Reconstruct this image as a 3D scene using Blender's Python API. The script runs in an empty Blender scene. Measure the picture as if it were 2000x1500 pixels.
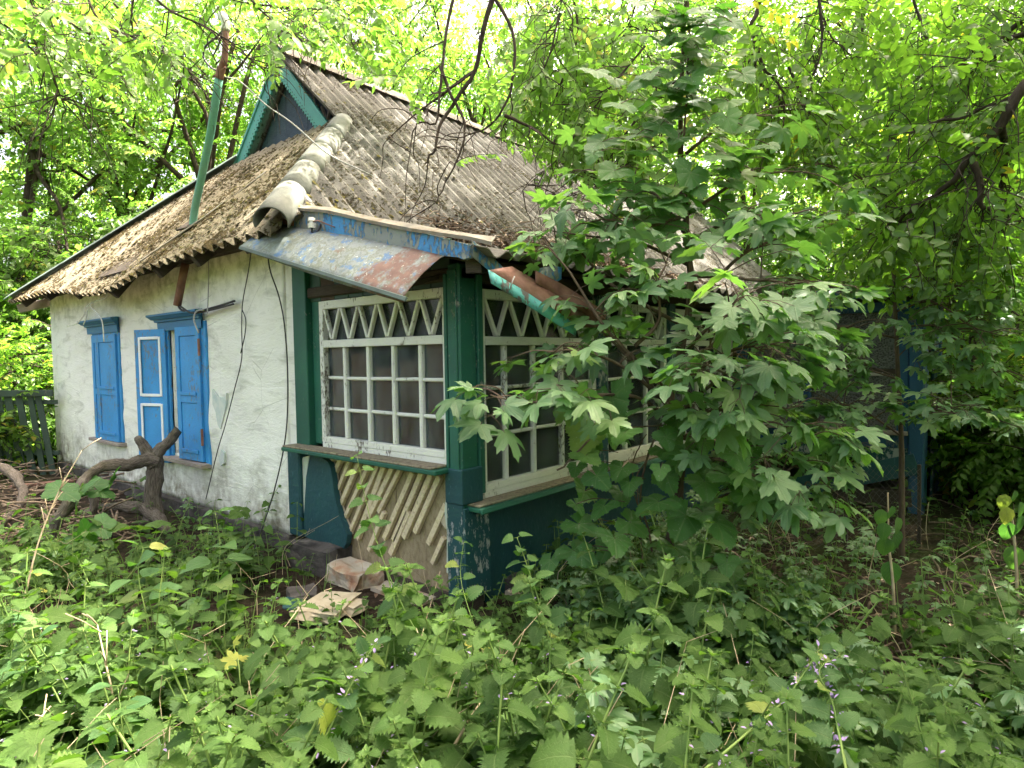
import bpy, bmesh, math, random
import numpy as np
from mathutils import Vector, Matrix, noise as mnoise
random.seed(7); rng = np.random.default_rng(7)
SC = bpy.context.scene
COL = SC.collection
PI = math.pi

# ------------------------------------------------------------------ camera
F_PX = 1229.53
CAM = np.array([-2.678, -2.680, 1.560])
AX_R = np.array([0.6465, -0.7628, -0.0150]); AX_U = np.array([0.0437, 0.0174, 0.9989]); AX_W = np.array([0.7617, 0.6464, -0.0455])
AX_W /= np.linalg.norm(AX_W); AX_R -= AX_W*(AX_R@AX_W); AX_R /= np.linalg.norm(AX_R); AX_U = np.cross(AX_R, AX_W)
cd = bpy.data.cameras.new('camera'); cam = bpy.data.objects.new('camera', cd); COL.objects.link(cam)
cam.matrix_world = Matrix(((AX_R[0], AX_U[0], -AX_W[0], CAM[0]), (AX_R[1], AX_U[1], -AX_W[1], CAM[1]), (AX_R[2], AX_U[2], -AX_W[2], CAM[2]), (0, 0, 0, 1)))
cd.sensor_width = 36; cd.sensor_fit = 'HORIZONTAL'; cd.lens = F_PX/2000*36; cd.clip_start = .05; cd.clip_end = 900
SC.camera = cam

# ------------------------------------------------------------------ light
SUN = np.array([0.46, -0.17, 0.87]); SUN /= np.linalg.norm(SUN)
w = bpy.data.worlds.new('World'); SC.world = w; w.use_nodes = True
nt = w.node_tree; bg = nt.nodes['Background']; sky = nt.nodes.new('ShaderNodeTexSky'); sky.sky_type = 'NISHITA'; sky.sun_disc = False
sky.sun_elevation = math.asin(SUN[2]); sky.sun_rotation = math.atan2(SUN[0], SUN[1]); sky.air_density = .45; sky.dust_density = 10.0; sky.ozone_density = .3
wb = nt.nodes.new('ShaderNodeMix'); wb.data_type = 'RGBA'; wb.blend_type = 'MULTIPLY'; wb.inputs[0].default_value = 1.0; wb.inputs[7].default_value = (1.06, 1.0, .88, 1)   # white balance for open shade, same all over the sky
nt.links.new(sky.outputs[0], wb.inputs[6]); nt.links.new(wb.outputs[2], bg.inputs[0]); bg.inputs[1].default_value = 0.15
sl = bpy.data.lights.new('sun', 'SUN'); sl.energy = 3.8; sl.angle = math.radians(.53); sl.color = (1, .95, .86)
so = bpy.data.objects.new('sun', sl); COL.objects.link(so); so.rotation_euler = Vector(SUN).to_track_quat('Z', 'Y').to_euler()
SC.view_settings.view_transform = 'Standard'; SC.view_settings.look = 'None'; SC.view_settings.gamma = 1.0; SC.view_settings.exposure = 3.4
SC.view_settings.use_curve_mapping = False
cy = SC.cycles; cy.max_bounces = 6; cy.diffuse_bounces = 3; cy.glossy_bounces = 2; cy.transmission_bounces = 4; cy.transparent_max_bounces = 6
cy.caustics_reflective = False; cy.caustics_refractive = False; cy.sample_clamp_indirect = 6

# ------------------------------------------------------------------ coordinates: a pixel of the 2000x1500 photograph at a depth -> a point
def ray(px, py): return (px-1000)/F_PX*AX_R-(py-750)/F_PX*AX_U+AX_W
def at(px, py, d): return CAM+ray(px, py)*d
def onZ(px, py, z): r = ray(px, py); return CAM+r*((z-CAM[2])/r[2])
def gp(px, d, z=0.0):                      # a ground point under column px at depth d
    p = at(px, 750, d); p[2] = z; return p

# ------------------------------------------------------------------ object helpers
def tag(o, label, cat, group=None):
    o['label'] = label; o['category'] = cat
    if group: o['group'] = group
    return o
def thing(name, label, cat, loc=(0, 0, 0), group=None):
    o = bpy.data.objects.new(name, None); COL.objects.link(o); o.location = loc; o.empty_display_size = .1
    return tag(o, label, cat, group)
def link(name, me, parent=None, mat=None):
    o = bpy.data.objects.new(name, me); COL.objects.link(o)
    if mat is not None and not me.materials: me.materials.append(mat)
    if parent is not None:
        o.parent = parent
        l = Vector(parent.location) if parent.parent is None else Vector((parent.parent.location))
        o.matrix_parent_inverse = Matrix.Translation(-l)
    return o
def from_bm(name, bm, mat, parent=None, smooth=False):
    me = bpy.data.meshes.new(name); bm.to_mesh(me); bm.free()
    if smooth:
        me.polygons.foreach_set('use_smooth', np.ones(len(me.polygons), bool))
    return link(name, me, parent, mat)
def frame(d, n):
    d = Vector(d).normalized(); n = Vector(n); n = (n-d*n.dot(d)).normalized(); s = d.cross(n)
    return d, n, s
def box_bm(bm, lo, hi, bevel=0.004):
    c = [(a+b)/2 for a, b in zip(lo, hi)]; s = [abs(b-a) for a, b in zip(lo, hi)]
    r = bmesh.ops.create_cube(bm, size=1, matrix=Matrix.Translation(c) @ Matrix.Diagonal((*s, 1)))
    if bevel > 0:
        es = list({e for v in r['verts'] for e in v.link_edges})
        bmesh.ops.bevel(bm, geom=es, offset=min(bevel, min(s)*.3), segments=1, affect='EDGES')
def box(name, lo, hi, mat, parent=None, bevel=0.004):
    bm = bmesh.new(); box_bm(bm, lo, hi, bevel); return from_bm(name, bm, mat, parent)
def bar_bm(bm, p0, p1, wid, thick, n, bevel=0.003):
    d, n, s = frame(Vector(p1)-Vector(p0), n); L = (Vector(p1)-Vector(p0)).length
    M = Matrix(((s.x, d.x, n.x, 0), (s.y, d.y, n.y, 0), (s.z, d.z, n.z, 0), (0, 0, 0, 1))); M.translation = (Vector(p0)+Vector(p1))/2
    r = bmesh.ops.create_cube(bm, size=1, matrix=M @ Matrix.Diagonal((wid, L, thick, 1)))
    if bevel > 0:
        es = list({e for v in r['verts'] for e in v.link_edges})
        bmesh.ops.bevel(bm, geom=es, offset=min(bevel, wid*.3, thick*.3), segments=1, affect='EDGES')
def bar(name, p0, p1, wid, thick, n, mat, parent=None, bevel=0.003):
    bm = bmesh.new(); bar_bm(bm, p0, p1, wid, thick, n, bevel); return from_bm(name, bm, mat, parent)
def slab(name, pts, depth_vec, mat, parent=None):     # a polygon (list of 3-D points) given thickness
    bm = bmesh.new(); vs = [bm.verts.new(p) for p in pts]; f = bm.faces.new(vs)
    r = bmesh.ops.extrude_face_region(bm, geom=[f]); ex = [v for v in r['geom'] if isinstance(v, bmesh.types.BMVert)]
    bmesh.ops.translate(bm, verts=ex, vec=depth_vec); bmesh.ops.recalc_face_normals(bm, faces=bm.faces)
    return from_bm(name, bm, mat, parent)

# ------------------------------------------------------------------ triangle soup with tint and uv, for wood, wire and leaves
class Soup:
    def __init__(s): s.v = []; s.f = []; s.t = []; s.u = []; s.n = 0
    def add(s, v, f, t=0.0, u=None):
        v = np.asarray(v, float); f = np.asarray(f, int)
        s.v.append(v); s.f.append(f+s.n); s.t.append(np.broadcast_to(np.asarray(t, float), (len(v),)))
        s.u.append(np.zeros((len(v), 2)) if u is None else np.asarray(u, float)); s.n += len(v)
    def inst(s, P, R, T, tint):
        K = len(T)
        if K == 0: return
        v = np.einsum('kij,nj->kni', R, P['v'])+T[:, None, :]; n = len(P['v'])
        f = P['f'][None]+(np.arange(K)*n)[:, None, None]
        t = np.clip(np.asarray(tint)[:, None]+P['t'][None], 0, 1)
        s.add(v.reshape(-1, 3), f.reshape(-1, 3), t.reshape(-1), np.tile(P['u'], (K, 1)))
    def mesh(s, name, smooth=True):
        v = np.concatenate(s.v); f = np.concatenate(s.f); t = np.concatenate(s.t); u = np.concatenate(s.u)
        me = bpy.data.meshes.new(name); me.vertices.add(len(v)); me.vertices.foreach_set('co', v.astype(np.float32).ravel())
        me.loops.add(f.size); me.loops.foreach_set('vertex_index', f.astype(np.int32).ravel())
        me.polygons.add(len(f)); me.polygons.foreach_set('loop_start', np.arange(0, f.size, 3, dtype=np.int32)); me.polygons.foreach_set('loop_total', np.full(len(f), 3, np.int32))
        me.update(calc_edges=True)
        if smooth: me.polygons.foreach_set('use_smooth', np.ones(len(f), bool))
        a = me.attributes.new('tint', 'FLOAT', 'POINT'); a.data.foreach_set('value', t.astype(np.float32))
        ul = me.uv_layers.new(name='UVMap'); ul.data.foreach_set('uv', u[f.ravel()].astype(np.float32).ravel())
        me.validate(); return me
    def obj(s, name, mat, parent=None, smooth=True): return link(name, s.mesh(name, smooth), parent, mat)
def proto(v, f, u=None, t=0.0):
    v = np.asarray(v, float); return dict(v=v, f=np.asarray(f, int), u=np.zeros((len(v), 2)) if u is None else np.asarray(u, float), t=np.broadcast_to(np.asarray(t, float), (len(v),)))
def orient(d, up, scale=1.0):                # rotation matrices: local Y along d, local Z near up
    d = d/np.linalg.norm(d, axis=1, keepdims=True); up = up-d*np.sum(up*d, 1, keepdims=True)
    up = up/np.maximum(np.linalg.norm(up, axis=1, keepdims=True), 1e-6); x = np.cross(d, up)
    R = np.stack([x, d, up], 2); return R*np.asarray(scale).reshape(-1, 1, 1)
def tube(pts, rad, sides=5, seed=None, rough=0.0, cap=True):
    pts = np.asarray(pts, float); n = len(pts); rad = np.broadcast_to(np.asarray(rad, float), (n,))
    tg = np.gradient(pts, axis=0); tg /= np.maximum(np.linalg.norm(tg, axis=1, keepdims=True), 1e-9)
    ref = np.array([0, 0, 1.]) if abs(tg[0][2]) < .9 else np.array([1., 0, 0])
    x = np.cross(tg[0], ref); x /= np.linalg.norm(x); V = []
    ang = np.arange(sides)/sides*2*PI
    r_ = np.random.default_rng(seed if seed is not None else 0)
    for i in range(n):
        x = x-tg[i]*(x@tg[i]); x /= max(np.linalg.norm(x), 1e-9); y = np.cross(tg[i], x)
        rr = rad[i]*(1+rough*r_.normal(size=sides)) if rough else rad[i]*np.ones(sides)
        V.append(pts[i]+(np.cos(ang)*rr)[:, None]*x+(np.sin(ang)*rr)[:, None]*y)
    V = np.concatenate(V); F = []
    for i in range(n-1):
        for j in range(sides):
            a = i*sides+j; b = i*sides+(j+1) % sides; c = a+sides; d = b+sides; F += [(a, b, d), (a, d, c)]
    if cap:
        for base, rev in ((0, True), ((n-1)*sides, False)):
            for j in range(1, sides-1): F.append((base, base+j+1, base+j) if rev else (base, base+j, base+j+1))
    u = np.stack([np.tile(np.arange(sides)/sides, n), np.repeat(np.arange(n)/max(n-1, 1), sides)], 1)
    return V, np.array(F), u
def smooth_path(pts, k=4):                    # Catmull-Rom
    P = np.asarray(pts, float); P = np.vstack([2*P[0]-P[1], P, 2*P[-1]-P[-2]]); out = []
    for i in range(1, len(P)-2):
        for t in np.arange(k)/k:
            a, b, c, d = P[i-1:i+3]; out.append(.5*((2*b)+(c-a)*t+(2*a-5*b+4*c-d)*t*t+(3*b-a-3*c+d)*t**3))
    out.append(P[-2]); return np.array(out)
def wire(name, pts, r, mat, parent=None, sides=5, k=5):
    S = Soup(); p = smooth_path(pts, k); S.add(*tube(p, r, sides)[:2]); return S.obj(name, mat, parent)

# ------------------------------------------------------------------ materials
class Mat:
    def __init__(s, name, rough=.8, spec=.3):
        s.m = bpy.data.materials.new(name); s.m.use_nodes = True; s.nt = s.m.node_tree; s.b = s.nt.nodes['Principled BSDF']
        s.b.inputs['Roughness'].default_value = rough; s.b.inputs['Specular IOR Level'].default_value = spec
    def n(s, t, **kw):
        x = s.nt.nodes.new(t)
        for k, v in kw.items(): setattr(x, k, v)
        return x
    def l(s, a, b): s.nt.links.new(a, b)
    def pos(s, scale=(1, 1, 1), rot=(0, 0, 0), obj=False):
        if obj: o = s.n('ShaderNodeTexCoord').outputs['Object']
        else: o = s.n('ShaderNodeNewGeometry').outputs['Position']
        mp = s.n('ShaderNodeMapping'); mp.inputs['Scale'].default_value = scale; mp.inputs['Rotation'].default_value = rot; s.l(o, mp.inputs[0]); return mp.outputs[0]
    def noise(s, sc, det=4, vec=None, rough=.6, dist=0):
        x = s.n('ShaderNodeTexNoise'); x.inputs['Scale'].default_value = sc; x.inputs['Detail'].default_value = det; x.inputs['Roughness'].default_value = rough; x.inputs['Distortion'].default_value = dist
        s.l(vec if vec is not None else s.pos(), x.inputs['Vector']); return x.outputs[0]
    def vor(s, sc, vec=None, feat='F1'):
        x = s.n('ShaderNodeTexVoronoi', feature=feat); x.inputs['Scale'].default_value = sc; s.l(vec if vec is not None else s.pos(), x.inputs['Vector']); return x.outputs[0]
    def ramp(s, fac, stops, interp='LINEAR'):
        x = s.n('ShaderNodeValToRGB'); r = x.color_ramp; r.interpolation = interp
        while len(r.elements) < len(stops): r.elements.new(.5)
        for e, (p, c) in zip(r.elements, stops): e.position = p; e.color = (*c, 1) if len(c) == 3 else c
        s.l(fac, x.inputs[0]); return x.outputs[0]
    def step(s, fac, a, b): 
        x = s.n('ShaderNodeMapRange'); x.inputs[1].default_value = a; x.inputs[2].default_value = b; s.l(fac, x.inputs[0]); return x.outputs[0]
    def math(s, op, a, b=0.0):
        x = s.n('ShaderNodeMath', operation=op)
        for i, q in enumerate((a, b)):
            if isinstance(q, (int, float)): x.inputs[i].default_value = q
            else: s.l(q, x.inputs[i])
        return x.outputs[0]
    def mix(s, fac, a, b, blend='MIX'):
        x = s.n('ShaderNodeMix', data_type='RGBA', blend_type=blend)
        for i, q in ((0, fac), (6, a), (7, b)):
            if isinstance(q, (int, float)): x.inputs[i].default_value = q
            elif isinstance(q, tuple): x.inputs[i].default_value = (*q, 1)
            else: s.l(q, x.inputs[i])
        return x.outputs[2]
    def xyz(s, vec):
        x = s.n('ShaderNodeSeparateXYZ'); s.l(vec, x.inputs[0]); return x.outputs
    def base(s, c):
        if isinstance(c, tuple): s.b.inputs['Base Color'].default_value = (*c, 1)
        else: s.l(c, s.b.inputs['Base Color'])
    def rough(s, c): s.l(c, s.b.inputs['Roughness'])
    def bump(s, h, dist=.01, strength=1.0):
        x = s.n('ShaderNodeBump'); x.inputs['Distance'].default_value = dist; x.inputs['Strength'].default_value = strength; s.l(h, x.inputs['Height']); s.l(x.outputs[0], s.b.inputs['Normal'])

def painted(name, paint, paint2, under, wear=.5, grain=(3, 3, 30), rough=.55, flake=38, bump=.003):
    """old paint on timber: two paint tones, flaked-off spots down to the wood, grain"""
    M = Mat(name, rough, .35); p = M.pos(); big = M.noise(2.3, 5, p); 
    gv = M.pos(scale=grain); gr = M.noise(9, 5, gv, .65)
    c = M.mix(M.step(big, .35, .68), paint, paint2)
    c = M.mix(M.math('MULTIPLY', M.step(gr, .45, .75), .35), c, tuple(x*.45 for x in paint))
    fl = M.noise(flake, 5, M.pos(scale=(1, 1, .45)), .7); fm = M.noise(3.1, 3, M.pos(scale=(1, 1, .6)))
    m = M.step(M.math('ADD', M.math('MULTIPLY', fl, .7), M.math('MULTIPLY', fm, .5)), 1-wear*.62, 1-wear*.62+.05)
    c = M.mix(m, c, under); M.base(c)
    M.bump(M.math('SUBTRACT', M.math('MULTIPLY', gr, .6), M.math('MULTIPLY', m, 1.0)), bump); return M.m
def wood(name, a, b, grain=(2, 2, 25), rough=.85, crack=True):
    M = Mat(name, rough, .2); g = M.noise(7, 6, M.pos(scale=grain), .7); c = M.ramp(g, [(.25, tuple(x*.45 for x in a)), (.45, a), (.75, b)])
    st = M.noise(3, 4); c = M.mix(M.math('MULTIPLY', M.step(st, .5, .8), .5), c, tuple(x*.55 for x in a)); M.base(c); M.bump(g, .006); return M.m

MT = {}
def mk():
    # whitewash over clay
    M = Mat('whitewash', .9, .15); z = M.xyz(M.pos())[2]; p = M.pos()
    big = M.noise(1.1, 5, p); strk = M.noise(2.2, 6, M.pos(scale=(1, .9, 3.2)), .65, .6); fine = M.noise(26, 6, M.pos(scale=(1, .6, 1.8)), .7)
    c = M.mix(M.step(big, .3, .75), (.82, .82, .745), (.70, .705, .635))
    c = M.mix(M.math('MULTIPLY', M.step(strk, .52, .72), .7), c, (.36, .37, .30))
    c = M.mix(M.math('MULTIPLY', M.step(M.noise(34, 5), .64, .74), .6), c, (.26, .27, .23))
    low = M.math('MULTIPLY', M.step(M.math('ADD', z, M.math('MULTIPLY', M.math('SUBTRACT', M.noise(1.7, 4), .5), 1.3)), .75, .1), M.step(M.noise(9, 5), .32, .62))
    c = M.mix(M.math('MULTIPLY', low, .9), c, (.18, .155, .10))
    hi = M.math('MULTIPLY', M.step(M.math('ADD', z, M.math('MULTIPLY', M.noise(2.6, 4), .7)), 2.35, 2.75), M.step(M.noise(7, 4), .42, .62))  # darker green tone under the eave, the overhang's shade put into colour
    c = M.mix(M.math('MULTIPLY', hi, .55), c, (.20, .23, .13))
    cr = M.step(M.vor(2.3, M.pos(scale=(1, 1, .8)), 'DISTANCE_TO_EDGE'), .006, .0); cm = M.step(M.noise(1.9, 2), .50, .56)
    c = M.mix(M.math('MULTIPLY', M.math('MULTIPLY', cr, cm), .6), c, (.2, .2, .17))
    M.base(c); M.bump(M.math('ADD', M.math('MULTIPLY', fine, .5), strk), .02, .8); MT['white'] = M.m
    M = Mat('chipped_undercoat', .9, .15); c = M.ramp(M.noise(14, 5), [(.35, (.42, .50, .48)), (.6, (.55, .58, .53))]); M.base(c); MT['chip'] = M.m
    M = Mat('plinth_render', .95, .1); c = M.ramp(M.noise(6, 6), [(.3, (.035, .033, .032)), (.6, (.11, .10, .09)), (.75, (.25, .23, .19))]); M.base(c); M.bump(M.noise(22, 5), .02); MT['plinth'] = M.m
    MT['green'] = painted('dark_green_paint', (.020, .120, .078), (.014, .082, .056), (.22, .24, .20), .50, flake=60)
    MT['greenlow'] = painted('dark_teal_paint_peeling', (.012, .060, .068), (.016, .075, .080), (.33, .34, .33), .59, flake=30)
    MT['green2'] = painted('green_trim_paint', (.014, .105, .062), (.012, .07, .05), (.16, .18, .14), .48)
    MT['brownbd'] = wood('brown_boarding', (.07, .05, .04), (.10, .075, .06))
    MT['greenbd'] = painted('dark_green_boarding', (.014, .055, .03), (.02, .06, .03), (.05, .05, .04), .3)  # dark green planks above the side window
    MT['blue'] = painted('shutter_blue_paint', (.045, .28, .62), (.036, .215, .47), (.12, .17, .22), .55, flake=44, bump=.0015)
    MT['bluedk'] = painted('cornice_blue_paint', (.025, .135, .27), (.03, .15, .29), (.09, .11, .13), .45)
    MT['bluefas'] = painted('fascia_blue_paint', (.055, .25, .52), (.05, .20, .40), (.20, .22, .20), .70, grain=(3, 1, 14), flake=34, bump=.006)
    MT['bluepost'] = painted('shaded_porch_blue', (.022, .085, .18), (.02, .075, .14), (.16, .18, .17), .5)  # blue darkened, the porch's deep shade put into the paint colour
    MT['trimwhite'] = painted('white_trim_paint', (.78, .80, .80), (.70, .72, .72), (.35, .33, .3), .3)
    MT['winwhite'] = painted('window_white_paint', (.72, .73, .66), (.62, .63, .56), (.17, .145, .11), .52, flake=55)
    MT['turq'] = painted('turquoise_metal_paint', (.12, .40, .36), (.08, .31, .30), (.10, .09, .08), .60, grain=(4, 4, 4), flake=22)
    MT['turqdeep'] = painted('bargeboard_turquoise', (.075, .30, .235), (.055, .22, .17), (.10, .13, .11), .45)
    MT['gable'] = wood('gable_planks_slate', (.055, .075, .095), (.085, .11, .13))
    MT['rust'] = Mat('rusty_iron', .75, .3).m
    M = Mat('rusty_iron_sheet', .7, .35); c = M.ramp(M.noise(7, 6), [(.3, (.11, .05, .035)), (.5, (.21, .105, .075)), (.72, (.30, .17, .13))]); M.base(c); M.bump(M.noise(40, 4), .004); MT['rust'] = M.m
    # awning sheet
    M = Mat('weathered_blue_sheet', .55, .3); p = M.xyz(M.pos()); n1 = M.noise(3.3, 6, M.pos(scale=(1.6, 1, 1)), .65, .5); n2 = M.noise(10, 6, None, .7)
    y = p[1]
    rustm = M.step(M.math('ADD', M.math('MULTIPLY', n1, 1.5), M.math('MULTIPLY', y, -.55)), .50, .60)
    c = M.ramp(n2, [(.3, (.08, .10, .09)), (.46, (.17, .195, .19)), (.54, (.11, .125, .09)), (.60, (.20, .225, .21)), (.68, (.08, .14, .23))])
    c = M.mix(M.math('MULTIPLY', M.step(M.noise(6, 7, M.pos(scale=(1.6, 1, 1)), .75), .56, .60), .8), c, (.05, .12, .24)); 
    c = M.mix(M.math('MULTIPLY', M.math('MULTIPLY', rustm, M.step(M.noise(13, 6, None, .7), .38, .50)), .95), c, M.ramp(n2, [(.3, (.085, .045, .032)), (.7, (.17, .095, .07))]))
    c = M.mix(M.step(M.noise(45, 4), .66, .72), c, (.55, .58, .50)); M.base(c); M.bump(M.noise(3, 3), .02); MT['awning'] = M.m
    # roofs
    def slate(name, c0, c1, moss, amt, streak):
        M = Mat(name, .92, .12); p = M.pos(); f = M.noise(60, 5, p, .7); b = M.noise(1.3, 4, p)
        st = M.noise(5, 5, M.pos(scale=streak), .65)
        c = M.mix(M.step(st, .35, .7), c0, c1); c = M.mix(M.math('MULTIPLY', M.step(f, .4, .65), .4), c, tuple(x*.6 for x in c0))
        sp = M.noise(30, 4, p, .62); mm = M.step(M.math('ADD', sp, M.math('MULTIPLY', M.math('SUBTRACT', b, .5), .8)), 1-amt, 1-amt+.06)
        c = M.mix(M.math('MULTIPLY', mm, .92), c, M.ramp(M.noise(9, 4), [(.35, moss), (.6, tuple(x*1.7 for x in moss)), (.72, (.10, .085, .022))]))
        M.base(c); M.bump(M.math('ADD', f, M.math('MULTIPLY', mm, 1.2)), .008); return M.m
    MT['slateR'] = slate('old_slate_sheet', (.170, .160, .138), (.108, .102, .090), (.036, .031, .015), .425, (3, .6, .6))
    MT['slateH'] = slate('mossy_slate_sheet', (.27, .235, .165), (.17, .145, .10), (.038, .028, .010), .50, (.6, 3, .6))
    M = Mat('asbestos_pipe', .85, .2); c = M.ramp(M.noise(3, 6, M.pos(scale=(1, 1, 1))), [(.3, (.075, .08, .065)), (.5, (.125, .13, .11)), (.62, (.165, .165, .145)), (.75, (.09, .11, .09))]); c = M.mix(M.math('MULTIPLY', M.step(M.noise(38, 5), .5, .7), .5), c, (.16, .17, .14)); M.base(c); M.bump(M.noise(40, 4), .004); MT['pipe'] = M.m
    M = Mat('grey_flashing', .7, .3); M.base(M.ramp(M.noise(8, 5), [(.3, (.09, .085, .07)), (.5, (.17, .155, .12)), (.65, (.12, .095, .06)), (.8, (.07, .06, .04))])); MT['flash'] = M.m
    M = Mat('flashing_green', .7, .3); M.base(M.ramp(M.noise(8, 5), [(.3, (.06, .075, .065)), (.6, (.085, .12, .105)), (.8, (.05, .055, .045))])); MT['flashg'] = M.m
    # plaster and timber of the torn panel
    MT['lath'] = wood('pale_lath', (.60, .50, .32), (.70, .61, .43), (6, 6, 6))
    MT['lathback'] = wood('grey_backing_board', (.27, .215, .13), (.36, .30, .20), (5, 5, 3))
    M = Mat('teal_plaster', .6, .4); c = M.mix(M.step(M.noise(2.4, 5), .4, .7), (.010, .052, .062), (.013, .068, .074)); c = M.mix(M.math('MULTIPLY', M.step(M.noise(30, 5, M.pos(scale=(1, 1, .5))), .62, .7), .7), c, (.05, .13, .15)); M.base(c); M.bump(M.noise(16, 5), .008); MT['teal'] = M.m
    M = Mat('clay_plaster', .95, .1); M.base(M.ramp(M.noise(9, 6), [(.3, (.36, .30, .20)), (.6, (.52, .46, .33)), (.75, (.42, .28, .16))])); M.bump(M.noise(30, 5), .01); MT['clay'] = M.m
    M = Mat('pale_lime', .9, .15); M.base(M.ramp(M.noise(7, 5), [(.3, (.40, .45, .38)), (.6, (.55, .58, .50))])); MT['lime'] = M.m
    M = Mat('broken_brick', .95, .1); M.base(M.ramp(M.noise(5, 6), [(.3, (.30, .15, .09)), (.42, (.40, .27, .18)), (.52, (.44, .39, .30)), (.75, (.50, .46, .38))])); M.bump(M.noise(26, 5), .015); MT['brick'] = M.m
    M = Mat('sill_dirt', .95, .1); M.base(M.ramp(M.noise(30, 5), [(.3, (.10, .085, .06)), (.55, (.26, .23, .16)), (.7, (.16, .14, .10))])); M.bump(M.noise(50, 4), .01); MT['dirt'] = M.m
    MT['oldwood'] = wood('bare_old_wood', (.26, .22, .18), (.40, .37, .34)); MT['darkwood'] = wood('dark_timber', (.055, .045, .035), (.09, .07, .055))
    MT['palewood'] = wood('greyed_board', (.46, .42, .40), (.60, .56, .54))
    MT['fence'] = painted('fence_green_grey', (.035, .058, .045), (.05, .075, .06), (.11, .10, .09), .5)
    M = Mat('gnarled_wood', .9, .15); g = M.noise(9, 7, M.n('ShaderNodeTexCoord').outputs['UV'], .7); mp = M.n('ShaderNodeMapping'); mp.inputs['Scale'].default_value = (14, 2.2, 1); M.l(M.n('ShaderNodeTexCoord').outputs['UV'], mp.inputs[0]); g = M.noise(3, 7, mp.outputs[0], .72, .8)
    c = M.ramp(g, [(.3, (.035, .028, .022)), (.46, (.13, .11, .09)), (.60, (.24, .21, .175)), (.78, (.33, .29, .24))]); c = M.mix(M.math('MULTIPLY', M.step(M.noise(4, 3), .56, .7), .5), c, (.09, .085, .035)); M.base(c); M.bump(g, .03, 1.0); MT['stump'] = M.m
    M = Mat('bark', .9, .15); g = M.noise(18, 6, M.pos(scale=(1, 1, .3)), .7); M.base(M.ramp(g, [(.3, (.022, .017, .012)), (.6, (.065, .05, .038)), (.8, (.11, .095, .07))])); M.bump(g, .02); MT['bark'] = M.m
    M = Mat('young_bark', .8, .2); g = M.noise(30, 5, M.pos(scale=(1, 1, .25)), .7); M.base(M.ramp(g, [(.3, (.055, .04, .028)), (.6, (.12, .085, .06)), (.8, (.17, .13, .09))])); M.bump(g, .006); MT['ybark'] = M.m
    M = Mat('green_stem', .6, .3); M.base(M.ramp(M.noise(7, 3), [(.3, (.10, .19, .04)), (.7, (.20, .27, .07))])); MT['stem'] = M.m
    M = Mat('dry_stem', .85, .2); M.base(M.ramp(M.noise(12, 4), [(.3, (.30, .23, .14)), (.7, (.48, .40, .27))])); MT['dry'] = M.m
    M = Mat('dead_twig', .9, .15); M.base(M.ramp(M.noise(14, 4), [(.3, (.09, .065, .045)), (.55, (.19, .145, .105)), (.75, (.33, .27, .2))])); MT['twig'] = M.m
    M = Mat('black_cable', .5, .4); M.base((.02, .02, .02)); MT['cable'] = M.m
    M = Mat('grey_wire', .5, .4); M.base((.32, .32, .30)); MT['gwire'] = M.m
    M = Mat('porcelain', .25, .5); M.base(M.ramp(M.noise(20, 3), [(.4, (.70, .70, .62)), (.7, (.5, .5, .44))])); MT['porc'] = M.m
    MT['mast'] = painted('mast_green_paint', (.13, .36, .28), (.16, .33, .26), (.20, .23, .19), .45, flake=20)
    M = Mat('galvanised_mesh', .5, .4); M.base((.07, .065, .06)); MT['net'] = M.m
    M = Mat('soil_litter', .95, .1); c = M.ramp(M.noise(14, 7, None, .75), [(.3, (.012, .009, .006)), (.5, (.03, .022, .015)), (.64, (.06, .045, .03)), (.78, (.12, .09, .065))]); c = M.mix(M.math('MULTIPLY', M.step(M.noise(.9, 4), .5, .62), .6), c, (.03, .045, .012)); M.base(c); M.bump(M.noise(24, 6), .03); MT['soil'] = M.m
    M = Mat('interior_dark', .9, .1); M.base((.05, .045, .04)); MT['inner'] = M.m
    # glass: thin pane, mirror-like by fresnel, otherwise see-through with dust
    M = Mat('dusty_pane', .1, .5); nt = M.nt; out = nt.nodes['Material Output']; tr = M.n('ShaderNodeBsdfTransparent'); gl = M.n('ShaderNodeBsdfGlossy'); gl.inputs['Roughness'].default_value = .06; df = M.n('ShaderNodeBsdfDiffuse'); df.inputs[0].default_value = (.27, .345, .35, 1)
    fr = M.n('ShaderNodeFresnel'); fr.inputs[0].default_value = 1.45; m1 = M.n('ShaderNodeMixShader'); m2 = M.n('ShaderNodeMixShader'); tr.inputs[0].default_value = (.82, .85, .82, 1)
    M.l(M.math('MULTIPLY', M.step(M.noise(5, 6, M.pos(scale=(1, 1, .5)), .7), .3, .85), .42), m1.inputs[0]); M.l(tr.outputs[0], m1.inputs[1]); M.l(df.outputs[0], m1.inputs[2]); M.l(fr.outputs[0], m2.inputs[0]); M.l(m1.outputs[0], m2.inputs[1]); M.l(gl.outputs[0], m2.inputs[2]); M.l(m2.outputs[0], out.inputs[0]); MT['glass'] = M.m
    M = Mat('net_curtain', .9, .1); wv = M.n('ShaderNodeTexWave', wave_type='BANDS', bands_direction='Z'); wv.inputs['Scale'].default_value = 60; M.l(M.pos(), wv.inputs[0]); c = M.mix(wv.outputs[1], (.046, .070, .070), (.092, .132, .132)); c = M.mix(M.math('MULTIPLY', M.step(M.noise(4, 5, M.pos(scale=(4, 4, .25))), .4, .65), .7), c, (.034, .042, .041)); M.base(c); MT['curtain'] = M.m
    M = Mat('frosted_pane', .35, .5); v = M.vor(55, M.pos()); c = M.ramp(v, [(.2, (.045, .045, .042)), (.6, (.12, .12, .115))]); M.base(c); M.bump(v, .01); MT['frost'] = M.m
    M = Mat('cyan_sun_fleck', .5, .4); M.base((.22, .55, .58)); MT['cyan'] = M.m  # bright cyan for sun flecks painted on the dado, none drawn
mk()

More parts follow.
